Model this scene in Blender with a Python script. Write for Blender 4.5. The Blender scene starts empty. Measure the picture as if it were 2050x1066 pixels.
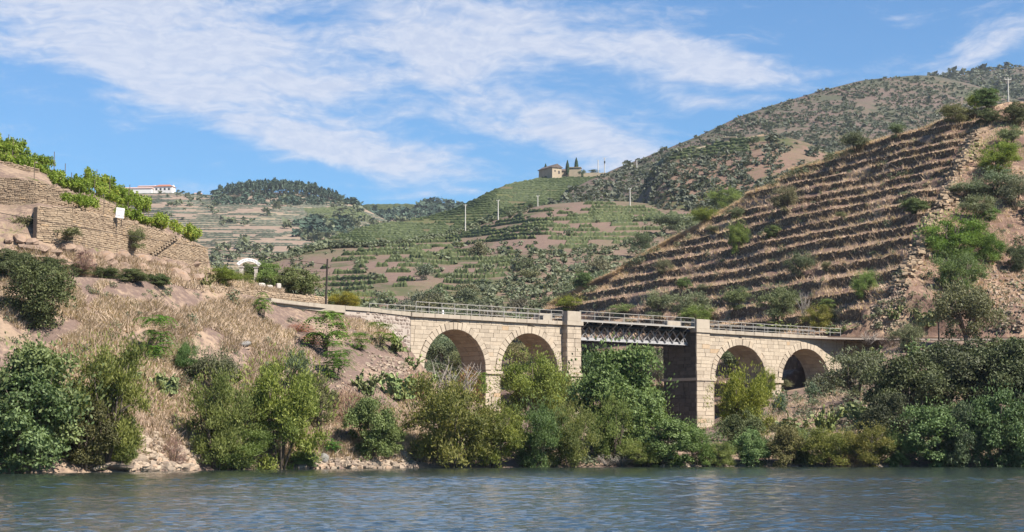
import bpy, math, random
import numpy as np
from mathutils import Vector

sc = bpy.context.scene
COL = sc.collection
rng = np.random.default_rng(11)
random.seed(5)
R = math.radians

# ------------------------------------------------------------------ camera
F, H0, HY = 3800.0, 1.8, 885.0          # focal length in pixels of a 2050 px wide picture, eye height, horizon row
PITCH = math.atan((HY - 533) / F)
cd = bpy.data.cameras.new('camera'); cam = bpy.data.objects.new('camera', cd); COL.objects.link(cam)
cd.sensor_width = 36.0; cd.lens = F / 2050 * 36.0; cd.clip_start = 0.5; cd.clip_end = 20000
cam.location = (0, 0, H0); cam.rotation_euler = (R(90) + PITCH, 0, 0)
sc.camera = cam

# ------------------------------------------------------------------ light
SUN_DIR = Vector((0.82, -0.57, 1.02)).normalized()       # towards the sun
sl = bpy.data.lights.new('sun', 'SUN'); sl.energy = 5.0; sl.angle = R(0.53); sl.color = (1.0, 0.93, 0.82)
so = bpy.data.objects.new('sun', sl); COL.objects.link(so)
so.rotation_euler = SUN_DIR.to_track_quat('Z', 'Y').to_euler()
sc.view_settings.view_transform = 'Standard'; sc.view_settings.look = 'None'
sc.view_settings.exposure = 1.14; sc.view_settings.gamma = 1.0
sc.view_settings.use_curve_mapping = False
try:
    sc.cycles.max_bounces = 6; sc.cycles.diffuse_bounces = 3; sc.cycles.glossy_bounces = 3
    sc.cycles.transmission_bounces = 3; sc.cycles.volume_bounces = 0
except Exception: pass


class NT:
    """small helper that builds shader nodes"""
    def __init__(s, tree): s.t = tree; s.n = tree.nodes; s.l = tree.links; s.n.clear()
    def node(s, typ, **kw):
        o = s.n.new(typ)
        for k, v in kw.items(): setattr(o, k, v)
        return o
    def put(s, sock, v):
        if hasattr(v, 'links') or isinstance(v, bpy.types.NodeSocket): s.l.new(v, sock)
        else: sock.default_value = v
    def math(s, op, a, b=0.0, c=None, clamp=False):
        o = s.node('ShaderNodeMath', operation=op); o.use_clamp = clamp
        s.put(o.inputs[0], a); s.put(o.inputs[1], b)
        if c is not None: s.put(o.inputs[2], c)
        return o.outputs[0]
    def noise(s, vec, scale, detail=4.0, rough=0.55, dist=0.0):
        o = s.node('ShaderNodeTexNoise'); s.put(o.inputs['Vector'], vec)
        o.inputs['Scale'].default_value = scale; o.inputs['Detail'].default_value = detail
        o.inputs['Roughness'].default_value = rough; o.inputs['Distortion'].default_value = dist
        return o.outputs[0]
    def scalevec(s, vec, x, y, z, rot=(0, 0, 0)):
        o = s.node('ShaderNodeMapping'); s.put(o.inputs['Vector'], vec)
        o.inputs['Scale'].default_value = (x, y, z); o.inputs['Rotation'].default_value = rot
        return o.outputs[0]
    def smooth(s, v, lo, hi, a=0.0, b=1.0):
        o = s.node('ShaderNodeMapRange', interpolation_type='SMOOTHSTEP'); s.put(o.inputs[0], v)
        s.put(o.inputs[1], lo); s.put(o.inputs[2], hi); s.put(o.inputs[3], a); s.put(o.inputs[4], b)
        return o.outputs[0]
    def mix(s, fac, a, b, mode='MIX'):
        o = s.node('ShaderNodeMix', data_type='RGBA', blend_type=mode)
        s.put(o.inputs[0], fac)
        for i, v in ((6, a), (7, b)):
            if isinstance(v, tuple): v = (*v, 1.0) if len(v) == 3 else v
            s.put(o.inputs[i], v)
        return o.outputs[2]


# ------------------------------------------------------------------ sky
def build_world():
    w = bpy.data.worlds.new('World'); sc.world = w; w.use_nodes = True
    t = NT(w.node_tree)
    sky = t.node('ShaderNodeTexSky', sky_type='NISHITA')
    sky.sun_disc = False
    sky.sun_elevation = math.asin(SUN_DIR.z); sky.sun_rotation = math.atan2(SUN_DIR.x, SUN_DIR.y)
    sky.altitude = 150; sky.air_density = 1.0; sky.dust_density = 0.15; sky.ozone_density = 2.2
    g = t.node('ShaderNodeTexCoord').outputs['Generated']
    sep = t.node('ShaderNodeSeparateXYZ'); t.l.new(g, sep.inputs[0])
    az = t.math('ARCTAN2', sep.outputs[0], sep.outputs[1])
    el = t.math('ARCSINE', sep.outputs[2])
    k = 10.0
    cmb = t.node('ShaderNodeCombineXYZ'); t.l.new(t.math('MULTIPLY', az, k), cmb.inputs[0]); t.l.new(t.math('MULTIPLY', el, k), cmb.inputs[1])
    uv = cmb.outputs[0]
    warp = t.node('ShaderNodeTexNoise'); warp.inputs['Scale'].default_value = 0.9; warp.inputs['Detail'].default_value = 3
    t.l.new(uv, warp.inputs['Vector'])
    vm = t.node('ShaderNodeVectorMath', operation='MULTIPLY_ADD'); t.l.new(warp.outputs['Color'], vm.inputs[0])
    vm.inputs[1].default_value = (0.5, 0.35, 0); t.l.new(uv, vm.inputs[2])
    streak = t.noise(t.scalevec(vm.outputs[0], 1.0, 4.2, 1, (0, 0, R(14))), 1.5, 9, 0.62, 0.3)
    fine = t.noise(t.scalevec(vm.outputs[0], 2.2, 5.0, 1, (0, 0, R(20))), 4.5, 7, 0.6, 0.5)
    broad = t.noise(uv, 0.55, 3, 0.5)
    # where the cloud banks lie: soft ellipses in azimuth and elevation (x, y, tilt, half width, half height, weight)
    banks = [(250, 50, 8, 540, 115, 0.92), (480, 238, 21, 330, 44, 0.92), (790, 308, 11, 210, 42, 0.72),
             (1080, 225, 24, 320, 62, 0.66), (1210, 80, 9, 300, 62, 0.76), (1430, 128, 18, 150, 45, 0.62),
             (900, 40, 5, 220, 60, 0.52), (1240, 295, 8, 170, 34, 0.46), (1995, 95, -22, 130, 34, 0.72),
             (1770, 140, -15, 110, 20, 0.35), (560, 160, 8, 220, 46, 0.42), (1420, 205, 10, 90, 14, 0.3)]
    tot = None
    for x, y, a, hw, hh, wt in banks:
        u0, v0 = (x - 1025) / F, math.atan((HY - y) / F)
        ca, sa = math.cos(R(-a)), math.sin(R(-a))
        du = t.math('SUBTRACT', az, u0); dv = t.math('SUBTRACT', el, v0)
        p = t.math('ADD', t.math('MULTIPLY', du, ca * F / hw), t.math('MULTIPLY', dv, sa * F / hw))
        q = t.math('ADD', t.math('MULTIPLY', du, -sa * F / hh), t.math('MULTIPLY', dv, ca * F / hh))
        r2 = t.math('ADD', t.math('MULTIPLY', p, p), t.math('MULTIPLY', q, q))
        gss = t.math('MULTIPLY', t.math('EXPONENT', t.math('MULTIPLY', r2, -0.9)), wt)
        tot = gss if tot is None else t.math('ADD', tot, gss)
    tot = t.math('MINIMUM', tot, 1.0)
    high = t.smooth(el, 0.24, 0.5)          # the same cloud field goes on above and beside the frame
    beside = t.smooth(t.math('ABSOLUTE', az), 0.32, 0.6)
    outside = t.math('MAXIMUM', high, beside)
    tot = t.math('ADD', tot, t.math('MULTIPLY', outside, t.math('SUBTRACT', t.math('MULTIPLY', broad, 1.3), 0.82)))
    den = t.math('ADD', tot, t.math('MULTIPLY', t.math('SUBTRACT', streak, 0.5), 2.1))
    den = t.math('ADD', den, t.math('MULTIPLY', t.math('SUBTRACT', fine, 0.5), 0.6))
    mask = t.math('MULTIPLY', t.smooth(den, 0.12, 1.0), 0.86)
    tint = t.mix(1.0, sky.outputs[0], (0.54, 0.92, 1.25), 'MULTIPLY')
    colr = t.mix(mask, tint, t.mix(t.smooth(fine, 0.35, 0.68), (5.7, 6.25, 7.7), (6.9, 7.2, 8.2)))
    bg = t.node('ShaderNodeBackground'); t.l.new(colr, bg.inputs[0]); bg.inputs[1].default_value = 0.05
    out = t.node('ShaderNodeOutputWorld'); t.l.new(bg.outputs[0], out.inputs[0])
build_world()


# ------------------------------------------------------------------ numeric helpers
def e_of(y):
    cy = (533 - y) / F
    return (math.sin(PITCH) + cy * math.cos(PITCH)) / (math.cos(PITCH) - cy * math.sin(PITCH))
AZK = math.cos(PITCH) - (533 - 700) / F * math.sin(PITCH)
def az_of(px): return (px - 1025) / F / AZK
def at_px(px, y, D): return np.array([az_of(px) * D, D, H0 + e_of(y) * D])
def z_of(y, D): return H0 + e_of(y) * D
def to_px(p):
    p = np.asarray(p, float); d = p - np.array([0, 0, H0])
    c, s = math.cos(PITCH), math.sin(PITCH)
    fw = d[..., 1] * c + d[..., 2] * s; up = -d[..., 1] * s + d[..., 2] * c
    return 1025 + F * d[..., 0] / fw, 533 - F * up / fw

def _hash(ix, iy, seed):
    n = (ix.astype(np.int64) * 374761393 + iy.astype(np.int64) * 668265263 + seed * 974634777) & 0x7fffffff
    n = ((n ^ (n >> 13)) * 1274126177) & 0x7fffffff
    return ((n ^ (n >> 16)) & 0xffff) / 65535.0
def vnoise(x, y, seed=0):
    x = np.asarray(x, float); y = np.asarray(y, float)
    ix, iy = np.floor(x), np.floor(y); fx, fy = x - ix, y - iy
    fx = fx * fx * (3 - 2 * fx); fy = fy * fy * (3 - 2 * fy)
    a, b = _hash(ix, iy, seed), _hash(ix + 1, iy, seed); c, d = _hash(ix, iy + 1, seed), _hash(ix + 1, iy + 1, seed)
    return (a + (b - a) * fx) * (1 - fy) + (c + (d - c) * fx) * fy
def fbm(x, y, seed=0, oct=4):
    t, a, s = 0.0, 0.5, 0.0
    for i in range(oct):
        t = t + a * vnoise(np.asarray(x) * 2 ** i, np.asarray(y) * 2 ** i, seed + i * 17); s += a; a *= 0.5
    return t / s - 0.5
def inpoly(x, y, poly):
    r = False; j = len(poly) - 1
    for i in range(len(poly)):
        xi, yi = poly[i]; xj, yj = poly[j]
        if (yi > y) != (yj > y) and x < (xj - xi) * (y - yi) / (yj - yi) + xi: r = not r
        j = i
    return r

# ------------------------------------------------------------------ mesh helpers
def mesh_np(name, V, Fc, mat, tone=None, smooth=False):
    """V (n,3); Fc: list of equal-length index arrays or an (m,k) array; several groups allowed as a list of arrays"""
    me = bpy.data.meshes.new(name)
    V = np.asarray(V, np.float32).reshape(-1, 3)
    groups = Fc if isinstance(Fc, list) and len(Fc) and isinstance(Fc[0], np.ndarray) and Fc[0].ndim == 2 else [np.asarray(Fc)]
    li = np.concatenate([g.ravel() for g in groups]).astype(np.int32)
    tot = np.concatenate([np.full(len(g), g.shape[1]) for g in groups]).astype(np.int32)
    st = np.concatenate([[0], np.cumsum(tot)[:-1]]).astype(np.int32)
    me.vertices.add(len(V)); me.vertices.foreach_set('co', V.ravel())
    me.loops.add(len(li)); me.loops.foreach_set('vertex_index', li)
    me.polygons.add(len(tot)); me.polygons.foreach_set('loop_start', st)
    try: me.polygons.foreach_set('loop_total', tot)
    except Exception: pass
    if smooth: me.polygons.foreach_set('use_smooth', np.ones(len(tot), bool))
    if tone is not None:
        a = me.attributes.new('tone', 'FLOAT', 'FACE'); a.data.foreach_set('value', np.asarray(tone, np.float32))
    for m in (mat if isinstance(mat, (list, tuple)) else [mat]): me.materials.append(m)
    me.update(calc_edges=True); me.validate()
    return me

class MB:
    """collects shapes; build() links them as one mesh object"""
    def __init__(s): s.v = []; s.f = []; s.t = []
    def add(s, verts, faces, tone=0.5):
        b = len(s.v); s.v.extend(tuple(map(float, p)) for p in verts)
        for q in faces: s.f.append(tuple(b + i for i in q)); s.t.append(tone)
    def box(s, x0, x1, y0, y1, z0, z1, tone=0.5):
        v = [(x, y, z) for z in (z0, z1) for y in (y0, y1) for x in (x0, x1)]
        s.add(v, [(0, 2, 3, 1), (4, 5, 7, 6), (0, 1, 5, 4), (1, 3, 7, 5), (3, 2, 6, 7), (2, 0, 4, 6)], tone)
    def prism(s, poly, o, ex, ez, en, front, back, ch=0.03, tone=0.5):
        """poly CCW seen from the side en points to; front/back = distance along en"""
        o, ex, ez, en = map(np.asarray, (o, ex, ez, en)); P = np.asarray(poly, float); n = len(P)
        c = P.mean(0); d = P - c; L = np.linalg.norm(d, axis=1, keepdims=True)
        Q = c + d * np.maximum(0.2, 1 - 1.4 * ch / np.maximum(L, 1e-3))
        v = [o + ex * a + ez * b + en * back for a, b in P] + [o + ex * a + ez * b + en * (front - ch) for a, b in P] + [o + ex * a + ez * b + en * front for a, b in Q]
        fs = [tuple(range(2 * n, 3 * n))]
        for i in range(n):
            j = (i + 1) % n
            fs += [(i, j, n + j, n + i), (n + i, n + j, 2 * n + j, 2 * n + i)]
        s.add(v, fs, tone)
    def bar(s, p, q, w, t, up=(0, 0, 1), tone=0.5):
        p, q = np.asarray(p, float), np.asarray(q, float); d = q - p; d /= np.linalg.norm(d)
        a = np.cross(d, up); a = a / (np.linalg.norm(a) + 1e-9); b = np.cross(a, d)
        v = [p + a * w / 2 * i + b * t / 2 * j for i, j in ((-1, -1), (1, -1), (1, 1), (-1, 1))] + [q + a * w / 2 * i + b * t / 2 * j for i, j in ((-1, -1), (1, -1), (1, 1), (-1, 1))]
        s.add(v, [(3, 2, 1, 0), (4, 5, 6, 7), (0, 1, 5, 4), (1, 2, 6, 5), (2, 3, 7, 6), (3, 0, 4, 7)], tone)
    def tube(s, pts, rad, n=6, tone=0.5):
        pts = [np.asarray(p, float) for p in pts]; vs = []; m = len(pts)
        rad = rad if hasattr(rad, '__len__') else [rad] * m
        for i, p in enumerate(pts):
            d = pts[min(i + 1, m - 1)] - pts[max(i - 1, 0)]; d = d / (np.linalg.norm(d) + 1e-9)
            a = np.cross(d, (0.31, 0.95, 0.05)); a /= np.linalg.norm(a) + 1e-9; b = np.cross(d, a)
            vs += [p + rad[i] * (a * math.cos(2 * math.pi * k / n) + b * math.sin(2 * math.pi * k / n)) for k in range(n)]
        fs = [(i * n + k, i * n + (k + 1) % n, (i + 1) * n + (k + 1) % n, (i + 1) * n + k) for i in range(m - 1) for k in range(n)]
        fs += [tuple(range(n))[::-1], tuple(range((m - 1) * n, m * n))]
        s.add(vs, fs, tone)
    def mesh(s, name, mat, smooth=False):
        me = bpy.data.meshes.new(name); me.from_pydata(s.v, [], s.f)
        a = me.attributes.new('tone', 'FLOAT', 'FACE'); a.data.foreach_set('value', np.asarray(s.t, np.float32))
        for m in (mat if isinstance(mat, (list, tuple)) else [mat]): me.materials.append(m)
        if smooth: me.polygons.foreach_set('use_smooth', np.ones(len(s.f), bool))
        me.update(); return me
    def build(s, name, mat, parent=None, smooth=False, **kw):
        return put(name, s.mesh(name, mat, smooth), parent, **kw)

def put(name, data, parent=None, label=None, cat=None, group=None, kind=None, loc=None, rot=None, scale=None, color=None):
    o = bpy.data.objects.new(name, data); COL.objects.link(o)
    if parent is not None: o.parent = parent
    if label: o['label'] = label
    if cat: o['category'] = cat
    if group: o['group'] = group
    if kind: o['kind'] = kind
    if loc is not None: o.location = tuple(float(v) for v in loc)
    if rot is not None: o.rotation_euler = rot if hasattr(rot, '__len__') else (0, 0, rot)
    if scale is not None: o.scale = scale if hasattr(scale, '__len__') else (scale,) * 3
    if color is not None: o.color = (*color, 1.0)
    return o

# ------------------------------------------------------------------ materials
def new_mat(name):
    m = bpy.data.materials.new(name); m.use_nodes = True
    return m, NT(m.node_tree)
def finish(t, color, rough=0.9, bump=None, bstr=0.5, bdist=0.1, spec=0.2, metallic=0.0):
    p = t.node('ShaderNodeBsdfPrincipled'); o = t.node('ShaderNodeOutputMaterial')
    if isinstance(color, tuple): color = (*color[:3], 1.0)
    t.put(p.inputs['Base Color'], color); t.put(p.inputs['Roughness'], rough); p.inputs['Metallic'].default_value = metallic
    p.inputs['Specular IOR Level'].default_value = spec
    if bump is not None:
        b = t.node('ShaderNodeBump'); b.inputs['Strength'].default_value = bstr; b.inputs['Distance'].default_value = bdist
        t.l.new(bump, b.inputs['Height']); t.l.new(b.outputs[0], p.inputs['Normal'])
    t.l.new(p.outputs[0], o.inputs[0]); return p
def objco(t): return t.node('ShaderNodeTexCoord').outputs['Object']
def tone_of(t): return t.node('ShaderNodeAttribute', attribute_name='tone').outputs['Fac']

AL = 0.68                               # keeps sunlit ground and stone within real-world base colours
def dim(c): return tuple(v * AL for v in c)
def ground_mat(name, soil, dry, green, s1, s2, gcov=0.5, dcov=0.5, bump=0.3, fine=3.0):
    """bare soil, dry grass and low green growth mixed by noises of two sizes"""
    soil, dry, green = dim(soil), dim(dry), tuple(v * .8 for v in green)
    m, t = new_mat(name); c = objco(t)
    n1 = t.noise(c, s1, 6, 0.62, 0.3); n2 = t.noise(c, s2, 5, 0.6); n3 = t.noise(c, fine, 4, 0.65)
    f1 = t.smooth(t.math('ADD', n1, t.math('MULTIPLY', t.math('SUBTRACT', n3, 0.5), 0.5)), 0.6 - 0.3 * dcov, 0.78 - 0.3 * dcov)
    f2 = t.smooth(t.math('ADD', n2, t.math('MULTIPLY', t.math('SUBTRACT', n3, 0.5), 0.4)), 0.68 - 0.3 * gcov, 0.8 - 0.3 * gcov)
    col = t.mix(f2, t.mix(f1, soil, dry), green)
    col = t.mix(1.0, col, t.mix(n3, (0.62, 0.62, 0.62), (1.38, 1.34, 1.3)), 'MULTIPLY')
    finish(t, col, 0.95, n3, bump, 0.3, 0.1); return m

def leaf_mat(name, dark, light, trans=0.28, yellow=None, yfrac=0.0):
    m, t = new_mat(name)
    oi = t.node('ShaderNodeObjectInfo')
    tn = tone_of(t)
    col = t.mix(t.smooth(tn, 0.1, 0.9), dark, light)
    if yellow: col = t.mix(t.smooth(tn, 1.0 - yfrac, 1.0 - yfrac * 0.5), col, yellow)
    col = t.mix(1.0, col, oi.outputs['Color'], 'MULTIPLY')
    d = t.node('ShaderNodeBsdfPrincipled'); t.l.new(col, d.inputs['Base Color']); d.inputs['Roughness'].default_value = 0.6
    d.inputs['Specular IOR Level'].default_value = 0.25
    tr = t.node('ShaderNodeBsdfTranslucent'); t.l.new(t.mix(1.0, col, (1.5, 1.6, 0.8), 'MULTIPLY'), tr.inputs[0])
    mx = t.node('ShaderNodeMixShader'); mx.inputs[0].default_value = trans
    t.l.new(d.outputs[0], mx.inputs[1]); t.l.new(tr.outputs[0], mx.inputs[2])
    o = t.node('ShaderNodeOutputMaterial'); t.l.new(mx.outputs[0], o.inputs[0]); return m

def stone_mat(name, a, b, c, scale=2.0, bump=0.5, stain=0.25, stainc=(0.10, 0.08, 0.06)):
    a, b, c, stainc = dim(a), dim(b), dim(c), dim(stainc)
    m, t = new_mat(name); co = objco(t); tn = tone_of(t)
    n = t.noise(co, scale, 6, 0.65); n2 = t.noise(co, scale * 0.22, 4, 0.6); n3 = t.noise(co, scale * 7, 3, 0.6)
    st = t.noise(t.scalevec(co, 1.2, 1.2, 0.18), 1.0, 5, 0.65)
    col = t.mix(t.smooth(tn, 0.0, 0.6), a, b); col = t.mix(t.smooth(tn, 0.72, 1.0), col, c)
    col = t.mix(1.0, col, t.mix(n, (0.72, 0.70, 0.68), (1.25, 1.24, 1.2)), 'MULTIPLY')
    col = t.mix(1.0, col, t.mix(n2, (0.85, 0.84, 0.85), (1.15, 1.13, 1.08)), 'MULTIPLY')
    if stain: col = t.mix(t.math('MULTIPLY', t.smooth(st, 0.56, 0.74), stain), col, stainc)
    finish(t, col, 0.92, t.math('ADD', n, t.math('MULTIPLY', n3, 0.5)), bump, 0.05, 0.15); return m

def plain_mat(name, col, rough=0.7, var=0.25, scale=3.0, metallic=0.0, spec=0.3):
    col = tuple(v * .74 for v in col)
    m, t = new_mat(name); n = t.noise(objco(t), scale, 5, 0.65)
    c = t.mix(n, tuple(v * (1 - var) for v in col), tuple(min(1, v * (1 + var)) for v in col))
    finish(t, c, rough, n, 0.15, 0.02, spec, metallic); return m

M = {}
M['bank'] = ground_mat('dry bank', (0.215, 0.155, 0.132), (0.37, 0.275, 0.205), (0.12, 0.13, 0.05), 0.12, 0.22, 0.28, 0.6, 0.5, 2.2)
M['terraced'] = ground_mat('terrace earth', (0.215, 0.14, 0.112), (0.39, 0.28, 0.20), (0.12, 0.12, 0.05), 0.10, 0.2, 0.25, 0.45, 0.5, 1.6)
M['spur'] = ground_mat('spur earth', (0.235, 0.165, 0.135), (0.21, 0.17, 0.115), (0.10, 0.105, 0.055), 0.03, 0.05, 0.5, 0.5, 0.6, 0.6)
M['vineyard'] = ground_mat('vineyard earth', (0.165, 0.135, 0.08), (0.14, 0.13, 0.065), (0.11, 0.12, 0.05), 0.015, 0.02, 0.7, 0.6, 0.4, 0.5)
M['scrub'] = ground_mat('scrub earth', (0.165, 0.124, 0.108), (0.165, 0.135, 0.10), (0.085, 0.09, 0.062), 0.012, 0.03, 0.7, 0.5, 0.6, 0.35)
M['knoll'] = ground_mat('knoll earth', (0.23, 0.155, 0.12), (0.22, 0.165, 0.115), (0.085, 0.095, 0.045), 0.02, 0.03, 0.5, 0.5, 0.6, 0.4)
M['far'] = ground_mat('far terraces', (0.33, 0.25, 0.195), (0.34, 0.28, 0.20), (0.12, 0.13, 0.085), 0.008, 0.012, 0.22, 0.5, 0.4, 0.12)
M['floor'] = ground_mat('valley floor', (0.2, 0.15, 0.11), (0.3, 0.22, 0.14), (0.08, 0.09, 0.04), 0.02, 0.03, 0.5)
M['ashlar'] = stone_mat('granite ashlar', (0.435, 0.37, 0.30), (0.56, 0.482, 0.392), (0.52, 0.385, 0.26), 1.8, 0.8, 0.55, (0.16, 0.135, 0.11))
M['ashlar_shade'] = stone_mat('sooty ashlar with painted shade', (0.095, 0.085, 0.075), (0.15, 0.135, 0.12), (0.21, 0.18, 0.15), 1.6, 0.6, 0.5, (0.04, 0.035, 0.03))  # soot plus shade put into the colour, for the right pillar's left face
M['mortar'] = stone_mat('bridge mortar', (0.29, 0.24, 0.19), (0.29, 0.24, 0.19), (0.29, 0.24, 0.19), 2.5, 0.4, 0.3)
M['cap'] = stone_mat('pale concrete coping', (0.43, 0.38, 0.32), (0.48, 0.425, 0.36), (0.46, 0.39, 0.31), 2.0, 0.3, 0.4, (0.18, 0.14, 0.11))
M['rubble'] = stone_mat('purple schist rubble', (0.20, 0.155, 0.14), (0.34, 0.28, 0.25), (0.40, 0.34, 0.29), 3.0, 0.6, 0.1)
M['limewash'] = stone_mat('old lime render', (0.50, 0.44, 0.40), (0.5, 0.44, 0.4), (0.5, 0.44, 0.4), 2.2, 0.5, 0.35, (0.25, 0.2, 0.18))
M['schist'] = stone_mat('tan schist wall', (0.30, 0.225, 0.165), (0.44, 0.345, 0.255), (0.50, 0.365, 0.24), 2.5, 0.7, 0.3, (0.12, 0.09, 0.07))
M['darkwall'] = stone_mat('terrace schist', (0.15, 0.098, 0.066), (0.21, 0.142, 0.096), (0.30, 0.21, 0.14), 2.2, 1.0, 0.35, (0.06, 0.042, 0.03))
M['rock'] = stone_mat('bank rock', (0.26, 0.21, 0.18), (0.44, 0.36, 0.29), (0.50, 0.37, 0.28), 1.5, 0.6, 0.15)
M['pinkrock'] = stone_mat('pink schist outcrop', (0.26, 0.19, 0.155), (0.36, 0.27, 0.22), (0.40, 0.26, 0.17), 1.5, 0.8, 0.25)
M['greyrock'] = stone_mat('grey boulder', (0.2, 0.2, 0.2), (0.28, 0.27, 0.27), (0.3, 0.3, 0.29), 2.0, 0.7, 0.2)
M['iron'] = plain_mat('pale grey bridge paint', (0.40, 0.39, 0.39), 0.55, 0.12, 2.0)
M['irondark'] = plain_mat('dark iron and chord shade', (0.035, 0.035, 0.04), 0.6, 0.3, 2.0)
M['rail'] = plain_mat('galvanised railing', (0.40, 0.375, 0.34), 0.5, 0.15, 4.0)
M['steel'] = plain_mat('rusty rail steel', (0.12, 0.075, 0.05), 0.6, 0.3, 4.0)
M['ballast'] = plain_mat('track ballast', (0.22, 0.18, 0.15), 0.95, 0.45, 6.0)
M['wood'] = plain_mat('dark pole wood', (0.05, 0.04, 0.035), 0.9, 0.3, 3.0)
M['bark'] = plain_mat('grey brown bark', (0.14, 0.11, 0.085), 0.95, 0.35, 4.0)
M['deadwood'] = plain_mat('bleached dead wood', (0.31, 0.27, 0.235), 0.9, 0.3, 5.0)
M['concrete'] = plain_mat('pale pole concrete', (0.62, 0.59, 0.53), 0.85, 0.12, 1.0)
M['white'] = plain_mat('white limewash', (0.80, 0.78, 0.75), 0.8, 0.06, 0.5)
M['grime'] = plain_mat('weathered white plaster', (0.60, 0.54, 0.48), 0.85, 0.25, 1.2)
M['tile'] = plain_mat('red roof tiles', (0.42, 0.17, 0.11), 0.85, 0.25, 0.6)
M['paleroof'] = plain_mat('pale pink roof', (0.58, 0.40, 0.35), 0.85, 0.15, 0.4)
M['housestone'] = stone_mat('farmhouse stone', (0.46, 0.37, 0.28), (0.50, 0.42, 0.32), (0.5, 0.36, 0.24), 0.6, 0.3, 0.25)
M['darkroof'] = plain_mat('weathered brown roof', (0.15, 0.118, 0.102), 0.9, 0.3, 0.6)
M['hole'] = plain_mat('dark window opening', (0.03, 0.03, 0.035), 0.5, 0.2, 1.0)
M['print'] = plain_mat('faded grey lettering', (0.20, 0.20, 0.30), 0.8, 0.1, 3.0)

M['l_willow'] = leaf_mat('willow leaves', (0.072, 0.105, 0.030), (0.185, 0.225, 0.075), 0.3)
M['l_broad'] = leaf_mat('broad leaves', (0.068, 0.094, 0.038), (0.15, 0.187, 0.084), 0.22)
M['l_dense'] = leaf_mat('evergreen leaves', (0.056, 0.066, 0.032), (0.126, 0.138, 0.066), 0.15)
M['l_olive'] = leaf_mat('olive leaves', (0.100, 0.110, 0.063), (0.200, 0.210, 0.131), 0.2)
M['l_ail'] = leaf_mat('bright compound leaves', (0.075, 0.135, 0.024), (0.16, 0.25, 0.05), 0.35)
M['l_scrub'] = leaf_mat('scrub leaves', (0.082, 0.096, 0.053), (0.158, 0.174, 0.105), 0.18)
M['l_scrubfar'] = leaf_mat('distant scrub leaves', (0.070, 0.080, 0.056), (0.14, 0.15, 0.11), 0.18)
M['l_vine'] = leaf_mat('vine leaves', (0.11, 0.165, 0.022), (0.26, 0.32, 0.06), 0.35, (0.40, 0.36, 0.08), 0.14)
M['l_far'] = leaf_mat('far vine rows', (0.040, 0.056, 0.02), (0.085, 0.10, 0.036), 0.1)
M['l_hill'] = leaf_mat('dark vine rows', (0.030, 0.045, 0.016), (0.066, 0.085, 0.030), 0.1)
M['l_pine'] = leaf_mat('pine needles', (0.035, 0.06, 0.04), (0.075, 0.11, 0.075), 0.1)
M['l_cypress'] = leaf_mat('cypress foliage', (0.018, 0.04, 0.018), (0.04, 0.07, 0.03), 0.08)
M['l_cactus'] = leaf_mat('cactus pads', (0.115, 0.15, 0.055), (0.25, 0.27, 0.115), 0.05, (0.36, 0.31, 0.14), 0.15)
M['l_dry'] = leaf_mat('dry twigs', (0.16, 0.10, 0.075), (0.28, 0.185, 0.14), 0.1)
M['straw_pale'] = leaf_mat('pale terrace grass', (0.38, 0.26, 0.19), (0.60, 0.445, 0.325), 0.25, (0.28, 0.27, 0.13), 0.08)
M['straw'] = leaf_mat('dry grass', (0.28, 0.205, 0.155), (0.49, 0.38, 0.285), 0.25, (0.24, 0.22, 0.11), 0.08)

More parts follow.
